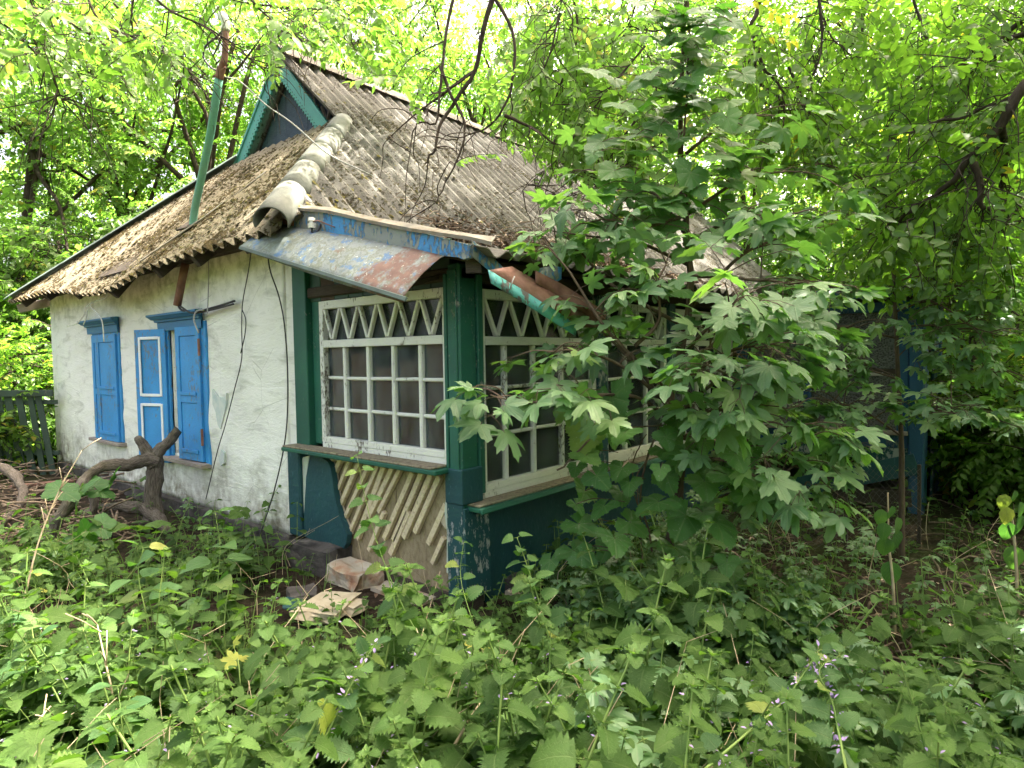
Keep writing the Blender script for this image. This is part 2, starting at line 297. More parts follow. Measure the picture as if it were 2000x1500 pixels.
def leafmat(name, stops, tcol, trans=.42, rough=.5, spec=.35, veins='pin', single=False, dust=0.0):
    M = Mat(name, rough, spec); nt = M.nt
    if single: fac = M.n('ShaderNodeObjectInfo').outputs['Random']
    else:
        a = M.n('ShaderNodeAttribute'); a.attribute_name = 'tint'; fac = a.outputs['Fac']
    c = M.ramp(fac, stops)
    uv = M.n('ShaderNodeTexCoord').outputs['UV']; x = M.xyz(uv); au = M.math('ABSOLUTE', x[0])
    mid = M.step(au, .07, .015)
    if veins == 'pin':
        ph = M.math('FRACT', M.math('MULTIPLY', M.math('SUBTRACT', x[1], M.math('MULTIPLY', au, .35)), 7.0)); vn = M.math('MAXIMUM', mid, M.math('MULTIPLY', M.step(ph, .16, .04), .6))
    else: vn = M.step(au, .10, .02)
    c2 = M.mix(M.math('MULTIPLY', vn, .45), c, M.mix(.5, c, (.28, .36, .16)))
    c2 = M.mix(M.math('MULTIPLY', M.step(M.noise(40, 4), .35, .7), .22), c2, (.02, .04, .012))
    if dust: c2 = M.mix(M.math('MULTIPLY', M.step(M.noise(75, 3), .64, .70), dust), c2, (.45, .48, .36))
    M.base(c2)
    if veins != 'none': M.bump(M.math('ADD', M.math('MULTIPLY', vn, -.6), M.noise(130, 3)), .004, .7)
    tr = M.n('ShaderNodeBsdfTranslucent'); M.l(M.mix(1.0, M.mix(M.math('MULTIPLY', vn, .3), c, (.10, .16, .03)), tcol, 'MULTIPLY'), tr.inputs[0])
    mx = M.n('ShaderNodeMixShader'); mx.inputs[0].default_value = trans; M.l(M.b.outputs[0], mx.inputs[1]); M.l(tr.outputs[0], mx.inputs[2]); M.l(mx.outputs[0], nt.nodes['Material Output'].inputs[0])
    return M.m

# ================================================================== SETTING: ground
def ground_h(x, y):
    return .05*mnoise.noise(Vector((x*.6, y*.6, 0)))+.02*mnoise.noise(Vector((x*2.3, y*2.3, 3)))-.02
def build_ground():
    S = Soup(); n = 90
    a = np.linspace(-1, 1, n); a = np.sign(a)*(np.abs(a)**3.2)*400
    X, Y = np.meshgrid(a, a, indexing='ij'); V = []
    for x, y in zip(X.ravel(), Y.ravel()): V.append((x-.5, y-.5, ground_h(x-.5, y-.5)))
    i = np.arange(n*n).reshape(n, n); q = np.stack([i[:-1, :-1], i[1:, :-1], i[1:, 1:], i[:-1, 1:]], -1).reshape(-1, 4)
    F = np.concatenate([q[:, [0, 1, 2]], q[:, [0, 2, 3]]]); S.add(V, F); o = S.obj('ground', MT['soil']); o['kind'] = 'structure'
build_ground()

# ================================================================== COTTAGE
H = thing('cottage', 'whitewashed cottage with blue shutters, glazed green veranda and mossy corrugated roof', 'house')
def nz(p, s, k=0): return mnoise.noise(Vector((p[0]*s, p[1]*s+k, p[2]*s)))
# -- gable-end wall, hand-plastered, X = 0, with a real opening behind the half-open shutters
OY0, OY1, OZ0, OZ1 = 3.45, 4.20, .60, 1.90
def grid_wall(name, y0, y1, z0, z1, holes, mat, step=.05, amp=.018, x=0.0, reveal=.16):
    ys = sorted(set([round(v, 4) for v in np.linspace(y0, y1, int((y1-y0)/step)+1)]+[h[k] for h in holes for k in (0, 1)]))
    zs = sorted(set([round(v, 4) for v in np.linspace(z0, z1, int((z1-z0)/step)+1)]+[h[k] for h in holes for k in (2, 3)]))
    bm = bmesh.new(); V = {}
    def v(i, j):
        if (i, j) not in V:
            yy, zz = ys[i], zs[j]; p = (0, yy, zz)
            V[i, j] = bm.verts.new((x+amp*nz(p, 1.6)+amp*.5*mnoise.noise(Vector((0, yy*2.2, zz*7))), yy, zz+(.012*nz((0, yy, 0), 3) if j == 0 else 0)))
        return V[i, j]
    for i in range(len(ys)-1):
        for j in range(len(zs)-1):
            cy_, cz_ = (ys[i]+ys[i+1])/2, (zs[j]+zs[j+1])/2
            if any(h[0] < cy_ < h[1] and h[2] < cz_ < h[3] for h in holes): continue
            bm.faces.new((v(i, j), v(i, j+1), v(i+1, j+1), v(i+1, j)))
    be = [e for e in bm.edges if e.is_boundary]
    r = bmesh.ops.extrude_edge_only(bm, edges=be); ev = [q for q in r['geom'] if isinstance(q, bmesh.types.BMVert)]
    bmesh.ops.translate(bm, verts=ev, vec=(reveal, 0, 0)); bmesh.ops.recalc_face_normals(bm, faces=bm.faces)
    return from_bm(name, bm, mat, H, True)
WALL = grid_wall('gable_wall', 1.96, 8.20, .13, 2.62, [(OY0, OY1, OZ0, OZ1)], MT['white'])
box('corner_pilaster', (.012, 1.84, .86), (.2, 1.965, 2.6), MT['white'], H, .012)
box('plinth', (-.035, 1.98, -.2), (.15, 8.24, .135), MT['plinth'], H, .02)
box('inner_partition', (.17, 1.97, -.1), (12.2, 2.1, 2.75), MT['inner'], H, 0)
box('rear_wall', (.0, 8.19, -.1), (12.2, 8.4, 2.55), MT['white'], H, .02)
box('end_wall', (12.2, 2.0, -.1), (12.4, 8.3, 2.55), MT['white'], H, .02)
box('veranda_floor', (.05, .05, -.1), (12.2, 1.97, .05), MT['darkwood'], H, 0)
# flaked patches beside the window
def blob(name, cy_, cz_, ry, rz, mat, x=-.012, n=22, seed=0, parent=H, thick=.008, plane='x', y=0):
    r = random.Random(seed); pts = []
    for i in range(n):
        a = 2*PI*i/n; k = .62+.38*r.random(); pts.append((x, cy_+ry*k*math.cos(a), cz_+rz*k*math.sin(a)))
    return slab(name, pts, (thick, 0, 0), mat, parent)
def patch(name, pix, xq, mat, parent=H, thick=.012):
    pts = [];
    for px, py in pix:
        r = ray(px, py); pts.append(tuple(CAM+r*((xq-CAM[0])/r[0])))
    return slab(name, pts, (thick, 0, 0), mat, parent)
patch('flaked_plaster', [(414, 760), (424, 775), (436, 777), (442, 768), (441, 790), (436, 815), (430, 838), (425, 830), (421, 805), (415, 790)], -.022, MT['chip'], WALL, .02)
patch('flaked_plaster', [(432, 878), (438, 884), (437, 905), (431, 910), (427, 897)], -.022, MT['chip'], WALL, .02)

# -- windows of the gable wall
def cornice(y0, y1, z, parent):
    prof = [(0, -.145), (-.03, -.145), (-.035, -.06), (-.055, -.055), (-.06, -.035), (-.08, -.03), (-.105, -.005), (-.115, .0), (-.115, .02), (0, .035)]
    bm = bmesh.new(); A = [bm.verts.new((px-.01, y0+max(0, (.115+px))*.9, z+pz)) for px, pz in prof]; B = [bm.verts.new((px-.01, y1-max(0, (.115+px))*.9, z+pz)) for px, pz in prof]
    n = len(prof)
    for i in range(n): bm.faces.new((A[i], A[(i+1) % n], B[(i+1) % n], B[i]))
    bm.faces.new(A[::-1]); bm.faces.new(B); bmesh.ops.recalc_face_normals(bm, faces=bm.faces)
    return from_bm('cornice', bm, MT['bluedk'], parent)
def shutter(name, hinge, ang, w_, z0, z1, mats, label, white=False, flip=1):
    """leaf hinged at (0, hinge): frame of stiles and rails, two sunk panels (white beads inside when open)"""
    d = Vector((-math.sin(ang), math.cos(ang)*flip, 0)); nrm = Vector((-math.cos(ang), -math.sin(ang)*flip, 0))
    O = Vector((-.028, hinge, 0)); t = .034
    def P(u, z, k=0): return O+d*u+Vector((0, 0, z))+nrm*k
    bm = bmesh.new(); zm = z0+(z1-z0)*.47
    sw = .075
    for u in (sw/2, w_-sw/2): bar_bm(bm, P(u, z0), P(u, z1), sw, t, nrm)
    for z, h in ((z0+.05, .10), (zm, .10), (z1-.045, .09)): bar_bm(bm, P(sw-.002, z), P(w_-sw+.002, z), h, t*.96, nrm)
    s = from_bm('shutter', bm, mats, H); s['label'] = label
    for a, b in ((z0+.1, zm-.05), (zm+.05, z1-.09)):
        bar('panel', P(w_/2, a+.002, -.002), P(w_/2, b-.002, -.002), w_-2*sw-.004, t*.5, nrm, mats, s)
        if white:
            q = .022
            for k in (-1, 1):
                off = t/2+.002 if k == 1 else 0
                if k == 1:
                    for u in (sw+.004, w_-sw-.004): bar('bead', P(u, a-.012, off), P(u, b+.012, off), .03, .012, nrm, MT['trimwhite'], s)
                    for z in (a, b): bar('bead', P(sw+.02, z, off), P(w_-sw-.02, z, off), .03, .0125, nrm, MT['trimwhite'], s)
        else:
            bar('ledge', P(sw, a-.01, t/2+.004), P(w_-sw, a-.01, t/2+.004), .035, .014, nrm, mats, s)
    return s
# nearer window, one leaf open
wf = from_bm('window', (lambda bm: (box_bm(bm, (-.02, OY0-.11, .56), (.02, OY0-.02, 1.90)), box_bm(bm, (-.02, OY1+.0, .56), (.02, OY1+.05, 1.90)), box_bm(bm, (-.022, OY0-.11, 1.88), (.02, OY1+.05, 1.93)), bm)[-1])(bmesh.new()), MT['blue'], H)
wf['label'] = 'window with half-open blue shutters'
cornice(3.30, 4.47, 2.01, wf)
box('window_sill', (-.10, OY0-.11, .535), (.03, OY1+.17, .575), MT['oldwood'], wf)
shutter('s', OY0-.02, 0.06, .47, .585, 1.885, MT['blue'], 'closed blue shutter leaf')
shutter('s', OY1+.02, math.radians(17), .46, .50, 1.885, MT['blue'], 'blue shutter leaf swung open, white beads inside', True)
for i in range(5): box('board', (.045, OY0+.15*i, OZ0-.03), (.07, OY0+.15*i+.146, OZ1+.03), MT['palewood'], wf, .004)
for z in (.75, 1.6): box('hinge', (-.075, OY0-.08, z), (-.058, OY0-.06, z+.16), MT['rust'], wf, 0)
# farther window, shutters closed
wf2 = from_bm('window', (lambda bm: (box_bm(bm, (-.02, 5.60, .60), (.02, 5.66, 1.92)), box_bm(bm, (-.02, 6.46, .60), (.02, 6.54, 1.92)), box_bm(bm, (-.022, 5.60, 1.88), (.02, 6.54, 1.96)), bm)[-1])(bmesh.new()), MT['blue'], H)
wf2['label'] = 'window with closed blue shutters'
cornice(5.50, 6.72, 2.05, wf2)
box('window_sill', (-.085, 5.55, .56), (.03, 6.62, .597), MT['oldwood'], wf2)
shutter('s', 5.66, 0.02, .62, .60, 1.88, MT['blue'], 'closed blue shutter leaf')
shutter('s', 6.285, 0.02, .19, .60, 1.88, MT['blue'], 'closed blue shutter leaf')

# -- corner post and jamb posts of the veranda
post = box('corner_post', (0, 0, -.12), (.15, .10, 2.12), MT['green'], H, .012)
for lo, hi in (((-.012, .1005, .60), (.03, .125, 2.06)), ((.1505, -.012, .70), (.20, .03, 2.06)), ((-.014, .012, .63), (-.0005, .088, 2.08))): box('trim_board', lo, hi, MT['green'], post, .004)
box('lower_cladding', (-.018, -.018, .075), (-.0015, .121, .66), MT['greenlow'], post, .003)
box('lower_cladding', (-.018, -.0355, .075), (.205, -.0185, .64), MT['greenlow'], post, .003)
box('metal_wrap', (-.027, -.026, .66), (.16, .125, .875), MT['teal'], post, .006)
box('foot', (-.010, -.012, -.15), (.17, .11, .074), MT['darkwood'], post, .01)
box('jamb_post', (.0, 1.66, .88), (.14, 1.845, 2.6), MT['green2'], H, .006)
box('jamb_post', (.05, 1.515, .90), (.14, 1.655, 2.3), MT['green'], H, .006)
box('pilaster_strip', (-.012, 1.80, .14), (.16, 1.975, .862), MT['teal'], H, .012)
# boarding above the side window
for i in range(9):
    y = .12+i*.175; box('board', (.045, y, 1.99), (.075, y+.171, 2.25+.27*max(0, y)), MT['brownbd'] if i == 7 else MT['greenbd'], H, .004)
box('wall_plate', (.02, .0, 2.02), (.15, 1.9, 2.1), MT['darkwood'], H, .01)
box('wall_plate', (.151, .02, 2.02), (4.5, .14, 2.12), MT['darkwood'], H, .01)

# -- glazed bays
def bay(axis, a0, a1, z0, z1, zr, bars, rows, nv, off, label, dz=.0):
    """axis 'y': bay in plane X=off running along Y; axis 'x': bay in plane Y=off along X"""
    if axis == 'y': P = lambda a, z, k=0: Vector((off-k, a, z)); N = Vector((-1, 0, 0))
    else: P = lambda a, z, k=0: Vector((a, off-k, z)); N = Vector((0, -1, 0))
    j = lambda s=.004: random.uniform(-s, s)
    bm = bmesh.new(); st = .048
    for a in (a0+st/2, a1-st/2): bar_bm(bm, P(a, z0), P(a, z1), st, .05, N)
    for z, h in ((z0+.022, .044), (zr, .055), (z1-.03, .06)): bar_bm(bm, P(a0+st, z, .002), P(a1-st, z, .002), h, .05, N)
    W = from_bm('window', bm, MT['winwhite'], H); W['label'] = label
    zs = [z0+.04]+list(rows)+[zr-.025]; as_ = [a0+st]+list(bars)+[a1-st]
    for b in bars: bar('glazing_bar', P(b+j(), z0+.04, -.004), P(b+j(), zr-.026, -.004), .033, .04, N, MT['winwhite'], W, .008)
    for z in rows:
        for q in range(len(as_)-1): bar('glazing_bar', P(as_[q]+.019, z+j(.003), -.007), P(as_[q+1]-.019, z+j(.003), -.007), .024, .032, N, MT['winwhite'], W, .007)
    for q in range(len(as_)-1):
        for r in range(len(zs)-1):
            bar('pane', P((as_[q]+as_[q+1])/2, zs[r], -.016+j(.003)), P((as_[q]+as_[q+1])/2+j(.002), zs[r+1], -.016+j(.004)), as_[q+1]-as_[q], .003, N, MT['glass'], W, 0)
    wv = (a1-a0-2*st)/nv; zt, zb = z1-.06, zr+.027
    for q in range(nv):
        x0 = a0+st+q*wv
        bar('lattice_bar', P(x0+.012, zt, .004), P(x0+wv/2, zb+.006, .004), .024, .034, N, MT['winwhite'], W, .005)
        bar('lattice_bar', P(x0+wv-.012, zt, .007), P(x0+wv/2+.01, zb+.006, .007), .024, .034, N, MT['winwhite'], W, .005)
    bar('pane', P((a0+a1)/2, zr, -.02), P((a0+a1)/2, z1, -.02), a1-a0, .003, N, MT['glass'], W, 0)
    # net curtain hanging close behind the panes
    S = Soup(); n = int((a1-a0)/.012); V = []; Fc = []
    for i in range(n+1):
        a = a0+(a1-a0)*i/n; k = -.075+.012*math.sin(a*47+2*nz((a, 0, 0), 3))+.014*nz((a, 3, 1), 5)
        V += [tuple(P(a, z0-.02, k)), tuple(P(a, z1+.02, k-.01))]
        if i: b = 2*i; Fc += [(b-2, b, b+1), (b-2, b+1, b-1)]
    S.add(V, Fc); S.obj('curtain', MT['curtain'], W)
    return W
bay('y', .122, 1.512, .925, 1.985, 1.665, [.40, .672, .945, 1.222], [1.178, 1.412], 6, .045, 'side veranda window with zigzag lattice on top')
bay('x', .202, 1.53, .70, 1.98, 1.655, [.455, .762, 1.095], [1.05, 1.352], 5, .045, 'front veranda window nearest the corner post')
bay('x', 1.66, 2.74, .70, 1.98, 1.655, [2.02, 2.38], [1.05, 1.352], 4, .045, 'middle front veranda window')
bay('x', 2.87, 4.36, .70, 1.98, 1.655, [3.16, 3.46, 3.76, 4.06], [1.05, 1.352], 5, .045, 'front veranda window beside the porch')
for x in (1.53, 2.74): box('mullion_post', (x+.002, -.012, .66), (x+.128, .13, 2.02), MT['greenlow'], H, .008)

# -- sills
def dirty_sill(lo, hi, front, nm='window_sill'):
    s = box(nm, lo, hi, MT['green2'], H, .006); return s
sb = dirty_sill((-.135, .09, .845), (.03, 1.845, .875), -1); box('dirt_layer', (-.128, .135, .8755), (.018, 1.838, .889), MT['dirt'], sb, .004)
scs = dirty_sill((-.05+.07, -.125, .618), (4.40, .02, .645), -1); box('dirt_layer', (.04, -.105, .6455), (4.38, .012, .660), MT['dirt'], scs, .005)
bar('drip_edge', (.02, -.135, .628), (4.40, -.135, .628), .030, .016, (0, -1, .5), MT['green2'], scs)

box('window_apron', (.022, .125, .875), (.068, 1.512, .926), MT['winwhite'], H, .004)
for a_, b_ in ((.205, 1.53), (1.66, 2.74), (2.87, 4.36)): box('window_apron', (a_, .022, .65), (b_, .068, .701), MT['winwhite'], H, .004)
# -- torn panel under the side window: backing boards, laths, plaster left-overs
back = box('backing_board', (.075, .12, -.05), (.10, .42, .84), MT['lathback'], H, .004)
for y0, y1 in ((.422, .72), (.722, 1.05), (1.052, 1.42), (1.422, 1.80)): box('backing_board', (.075+random.uniform(-.004, .004), y0, -.05), (.10, y1, .84), MT['lathback'], H, .004)
lp = [((758, 905), (718, 985)), ((772, 908), (668, 1075)), ((826, 905), (756, 1030)), ((854, 915), (700, 1078)) , ((700, 905), (652, 990)), ((722, 905), (664, 1025)), ((745, 908), (680, 1052)), ((790, 912), (702, 1088)), ((811, 925), (752, 1045)), ((844, 928), (778, 1060)), ((680, 900), (640, 972)), ((874, 985), (842, 1062)), ((660, 898), (632, 950))]
def onXp(px, py, x): r = ray(px, py); return CAM+r*((x-CAM[0])/r[0])
lat = [((653, 893), (634, 935)), ((668, 895), (641, 955)), ((686, 897), (650, 985)), ((704, 900), (657, 1008)), ((724, 905), (664, 1035)), ((741, 907), (678, 1055)), ((754, 906), (699, 1052)), ((787, 908), (741, 1000)), ((808, 922), (752, 1052)), ((844, 926), (790, 1050)), ((873, 985), (838, 1062)), ((752, 1000), (722, 1075)), ((772, 906), (722, 1010)), ((826, 922), (770, 1055)), ((800, 1000), (764, 1082)), ((868, 1050), (846, 1100)), ((860, 930), (812, 1040)), ((640, 890), (630, 915))]
for a, b in lat:
    bar('lath', onXp(*a, .056), onXp(*b, .056), .040+random.uniform(-.008, .008), .034, (-1, 0, 0), MT['lath'], H, .003)
patch('plaster_remnant', [(606, 888), (612, 885), (628, 893), (641, 903), (646, 915), (650, 940), (652, 958), (657, 985), (664, 1010), (673, 1032), (678, 1045), (676, 1062), (668, 1075), (640, 1068), (618, 1058), (595, 1048), (594, 1000), (598, 930)], .0, MT['teal'], H, .045)
patch('plaster_edge', [(604, 890), (598, 930), (594, 1000), (590, 1010), (588, 960), (586, 905), (592, 893)], .02, MT['lime'], H, .04)
patch('plaster_edge', [(644, 902), (649, 915), (653, 940), (655, 958), (660, 985), (668, 1010), (677, 1032), (681, 1045), (677, 1048), (664, 1010), (652, 958), (646, 915), (641, 903)], .018, MT['clay'], H, .045)
patch('plaster_edge', [(871, 965), (875, 960), (877, 1050), (878, 1122), (872, 1118), (873, 1040), (868, 1000)], .03, MT['lime'], H, .03)
patch('plaster_edge', [(600, 872), (700, 896), (690, 902), (668, 903), (652, 899), (640, 900), (625, 889), (606, 884)], .05, MT['clay'], H, .02)
patch('plaster_edge', [(866, 1000), (873, 1020), (870, 1033), (862, 1022), (859, 1008)], .045, MT['clay'], H, .012)

# -- front dado of the veranda, teal plaster, with a chipped edge
def grid_y(name, x0, x1, z0, z1, y, mat, amp=.012, step=.06):
    nx, nz_ = int((x1-x0)/step), int((z1-z0)/step); V = []; Fc = []
    for i in range(nx+1):
        for k in range(nz_+1):
            x, z = x0+(x1-x0)*i/nx, z0+(z1-z0)*k/nz_; V.append((x, y+amp*nz((x, 0, z), 1.7), z))
    ix = lambda i, k: i*(nz_+1)+k
    for i in range(nx):
        for k in range(nz_): Fc += [(ix(i, k), ix(i+1, k), ix(i+1, k+1)), (ix(i, k), ix(i+1, k+1), ix(i, k+1))]
    S = Soup(); S.add(V, Fc); return S.obj(name, mat, H)
DADO = grid_y('dado', .20, 4.4, -.12, .635, .012, MT['teal'])
box('dado_core', (.2, .04, -.12), (4.4, .12, .64), MT['clay'], H, 0)
def runy(pix, mat=MT['cyan'], y=-.004, nm='dado_patch', th=.006):
    pts = []
    for px, py in pix: r = ray(px, py); pts.append(tuple(CAM+r*((y-CAM[1])/r[1])))
    return slab(nm, pts, (0, th, 0), mat, DADO)
runy([(942, 990), (957, 984), (951, 1005), (949, 1030), (945, 1047), (941, 1046)], MT['clay'])

# -- base blocks and rubble
def stone(name, c, s, mat, label=None, cat=None, parent=None, rot=0., seed=0, tilt=0., sub=2, k=.22):
    bm = bmesh.new(); bmesh.ops.create_cube(bm, size=1); bmesh.ops.subdivide_edges(bm, edges=bm.edges, cuts=sub, use_grid_fill=True)
    for v in bm.verts:
        n = mnoise.noise_vector(v.co*2.1+Vector((seed, seed*2.3, 0))); v.co = v.co+n*k*.5
    M = Matrix.Translation(c) @ Matrix.Rotation(rot, 4, 'Z') @ Matrix.Rotation(tilt, 4, 'X') @ Matrix.Diagonal((*s, 1)); bmesh.ops.transform(bm, matrix=M, verts=bm.verts)
    o = from_bm(name, bm, mat, parent)
    if label: tag(o, label, cat)
    return o
stone('foundation_block', (-.05, 1.50, .03), (.22, .52, .25), MT['plinth'], parent=H, seed=3, rot=.1, k=.2)
stone('foundation_block', (-.07, 1.02, -.04), (.22, .40, .25), MT['brick'], parent=H, seed=5, rot=-.06, k=.26, sub=4)
stone('foundation_block', (-.0, .55, -.10), (.18, .5, .2), MT['brick'], parent=H, seed=6, rot=.02, k=.16)
stone('foundation_block', (.55, -.03, -.12), (.7, .14, .2), MT['plinth'], parent=H, seed=16, k=.16)
stone('foundation_block', (.42, -.08, -.05), (.14, .12, .16), MT['brick'], parent=H, seed=17, k=.2)

# -- roofs: separate corrugated sheets, cut along the hips
RY, RZ, GX = 4.30, 5.12, 1.40            # ridge line, gablet plane
EY, EZ = 1.45, 2.65                       # foot of the main slope
S_R = (RZ-EZ)/(RY-EY); HX, HZ = -.35, 2.48; S_H = (4.07-HZ)/(GX-HX)
HIPR = (Vector((HX, 1.40, 0)), Vector((GX, 3.09, 0))); HIPL = (Vector((HX, 8.62, 0)), Vector((GX, 5.44, 0)))
def sag(p):
    d = .018*mnoise.noise(Vector((p.x*.8, p.y*.8, 0)))
    if p.x < .9 and p.y > 2.3:            # the gable-end eave droops in its middle
        d -= .15*math.exp(-((p.y-4.9)/1.0)**2)*max(0, (.9-p.x)/1.25)
    return d
def sheet(o, u, v, wdt, ln, mat, cuts=(), lift=0., pitch=.175, amp=.030, name='roof_sheet', parent=H, nv=5, thick=.007):
    u = Vector(u).normalized(); v = Vector(v).normalized(); n = u.cross(v).normalized()
    if n.z < 0: n = -n
    nu = max(6, int(wdt/pitch*8)); bm = bmesh.new(); G = []
    ph = random.uniform(0, .02); tw = random.uniform(-.010, .010)
    for i in range(nu+1):
        row = []
        for j in range(nv+1):
            a, b = wdt*i/nu, ln*j/nv
            p = Vector(o)+u*a+v*b+n*(amp*math.cos(2*PI*a/pitch)+lift*(1-j/nv)*1.0+tw*(a/wdt-.5)+.004)
            p.z += sag(p); row.append(bm.verts.new(p))
        G.append(row)
    for i in range(nu):
        for j in range(nv): bm.faces.new((G[i][j], G[i+1][j], G[i+1][j+1], G[i][j+1]))
    for co, no in cuts:
        bmesh.ops.bisect_plane(bm, geom=bm.verts[:]+bm.edges[:]+bm.faces[:], plane_co=co, plane_no=no, clear_outer=True)
    if len(bm.faces) < 3: bm.free(); return None
    bmesh.ops.recalc_face_normals(bm, faces=bm.faces)
    bmesh.ops.solidify(bm, geom=bm.faces[:], thickness=thick)
    return from_bm(name, bm, mat, parent, False)
def vplane(a, b, keep):                   # vertical plane through a-b, keeping the side of point keep
    d = (b-a).normalized(); n = Vector((d.y, -d.x, 0))
    if (Vector(keep)-a).dot(n) > 0: n = -n
    return (a, n)
cutR_main = vplane(*HIPR, (5, 2, 0)); cutR_hip = vplane(*HIPR, (0, 5, 0)); cutL_hip = vplane(*HIPL, (0, 5, 0))
def roof():
    vR = Vector((0, -1, -S_R)); uX = Vector((1, 0, 0))
    ptR = lambda x, y: Vector((x, y, EZ+S_R*(y-EY)))
    sl = lambda y0, y1: (y1-y0)*math.hypot(1, S_R)
    W_ = 1.05
    root = slab('roof', [(.25, 1.75, 2.74), (1.6, 3.2, 4.0), (1.6, RY-.08, 4.88), (12.3, RY-.08, 4.88), (12.3, 1.75, 2.74)], (0, .02, -.05), MT['darkwood'], H)
    root['label'] = 'corrugated roof over the main house'
    for c in range(12):
        x0 = -.40+c*W_
        sheet(ptR(x0, 2.30), uX, vR, W_+.02, sl(EY-.12, 2.30), MT['slateR'], [cutR_main], .028, parent=root)
        sheet(ptR(x0+.03, 3.15)+Vector((0, 0, .010)), uX, vR, W_+.02, sl(2.17, 3.15), MT['slateR'], [cutR_main], .028, parent=root)
    for c in range(11):
        x0 = 1.26+c*W_; sheet(ptR(x0, RY)+Vector((0, 0, .03)), uX, vR, W_+.02, sl(3.0, RY), MT['slateR'], [], .03, parent=root)
    # hip end
    vH = Vector((-1, 0, -S_H)); uY = Vector((0, 1, 0)); ptH = lambda x, y: Vector((x, y, HZ+S_H*(x-HX)))
    slH = lambda a, b: (b-a)*math.hypot(1, S_H)
    hroot = slab('hip_roof', [(-.25, 1.7, 2.50), (1.38, 3.12, 3.98), (1.38, 5.4, 3.98), (-.25, 8.6, 2.50)], (.03, 0, -.05), MT['darkwood'], H)
    hroot['label'] = 'mossy hipped end of the roof'
    for c in range(7):
        y0 = 1.35+c*1.05
        sheet(ptH(.62, y0), uY, vH, 1.07, slH(HX-.06, .62), MT['slateH'], [cutR_hip, cutL_hip], .02, parent=hroot)
        sheet(ptH(GX+.04, y0+.02)+Vector((0, 0, .012)), uY, vH, 1.07, slH(.50, GX+.04), MT['slateH'], [cutR_hip, cutL_hip], .028, parent=hroot)
    # far side and far end, plain
    vL = Vector((0, 1, -(RZ-2.48)/(8.8-RY))); 
    for c in range(11):
        sheet(Vector((1.44+c*W_, RY, RZ-.03)), uX, (0, 1, -.96), W_+.02, 1.75, MT['slateR'], [], 0, parent=root); sheet(Vector((1.5+c*W_, 5.5, 3.98)), uX, (0, 1, -.455), W_+.02, 3.6, MT['slateR'], [], 0, parent=root)
    # veranda roof
    sv = (EZ-.06-2.16)/(EY+.33); vV = Vector((0, -1, -sv)); vroot = slab('veranda_roof', [(-.12, 1.5, 2.53), (12.2, 1.5, 2.53), (12.2, -.2, 2.115), (-.12, -.2, 2.115)], (0, 0, -.03), MT['darkwood'], H)
    for c in range(12): sheet(Vector((-.165+c*W_, 1.62, 2.13+sv*(1.62+.33))), uX, vV, W_+.02, 2.0*math.hypot(1, sv), MT['slateR'], [], 0, parent=vroot, amp=.022)
    # ridge cap, in lengths, sagging
    for c in range(6):
        x0 = 1.32+c*1.95; bm = bmesh.new()
        for s_ in (-1, 1):
            q = [(x0, RY+.004*s_, RZ+.14), (x0+2.02, RY+.004*s_, RZ+.125), (x0+2.02, RY+.24*s_, RZ-.075), (x0, RY+.24*s_, RZ-.06)]
            q = [Vector(a)+Vector((0, 0, .03*mnoise.noise(Vector((a[0]*1.3, 0, 4))))) for a in q]; bm.faces.new([bm.verts.new(a) for a in q])
        bmesh.ops.solidify(bm, geom=bm.faces[:], thickness=.012); from_bm('ridge_cap', bm, MT['flash'], root)
    # hip pipe: half-pipe lengths overlapping downhill
    a = Vector((HX-.10, 1.30, 2.475)); b = Vector((GX-.02, 3.08, 4.03)); d = (b-a); L = d.length; d.normalize(); up = Vector((0, 0, 1)); up = (up-d*up.dot(d)).normalized(); sd = d.cross(up)
    for k in range(5):
        s0 = L*k/5-.03; s1 = L*(k+1)/5+.05; bm = bmesh.new(); rings = []; 
        for q in range(4):
            t = s0+(s1-s0)*q/3; r = (.118-.003*q/3)*(1-.008*k); ring = []
            for i in range(19):
                an = -.35+(PI+.7)*i/18; ring.append(bm.verts.new(a+d*t+(sd*math.cos(an)*r+up*(math.sin(an)*r*.92+.012))))
            rings.append(ring)
        for q in range(3):
            for i in range(18): bm.faces.new((rings[q][i], rings[q][i+1], rings[q+1][i+1], rings[q+1][i]))
        bmesh.ops.recalc_face_normals(bm, faces=bm.faces); bmesh.ops.solidify(bm, geom=bm.faces[:], thickness=.010); from_bm('hip_pipe', bm, MT['pipe'], hroot, True)
    # far hip: folded metal strip
    pa = Vector((HX-.04, 8.62, 2.46)); pb = Vector((GX, 5.44, 4.15))
    for k in range(4):
        p0 = pa.lerp(pb, k/4-.01); p1 = pa.lerp(pb, (k+1)/4+.01)
        bar('hip_strip', p0+Vector((-.05, -.05, .045)), p1+Vector((-.05, -.05, .045)), .16, .012, (-.4, -.5, 1), MT['flashg'], hroot); bar('hip_strip', p0+Vector((.05, .05, .05)), p1+Vector((.05, .05, .05)), .14, .012, (.4, .5, 1), MT['flashg'], hroot)
    # lifted joint strip on the hip slope, by the mast
    P1 = onHip(275, 520); P2 = onHip(402, 432); P3 = onHip(520, 345)
    for p, q in ((P1, P2), (P2, P3)): bar('joint_strip', p+np.array([0, 0, .05]), q+np.array([0, 0, .05]), .07, .012, (-.6, 0, .8), MT['flash'], hroot)
    # rafters and eave board under the hip eave
    for y in (1.9, 2.75, 3.55, 4.7, 5.9, 7.1, 8.25): bar('rafter', (-.34, y, 2.38+sag(Vector((-.3, y, 0)))), (.0, y, 2.68), .07, .1, (-.7, 0, .7), MT['darkwood'], hroot)
    bar('rafter', (-.30, 8.7, 2.34), (.4, 8.3, 2.55), .09, .12, (0, 0, 1), MT['oldwood'], hroot)
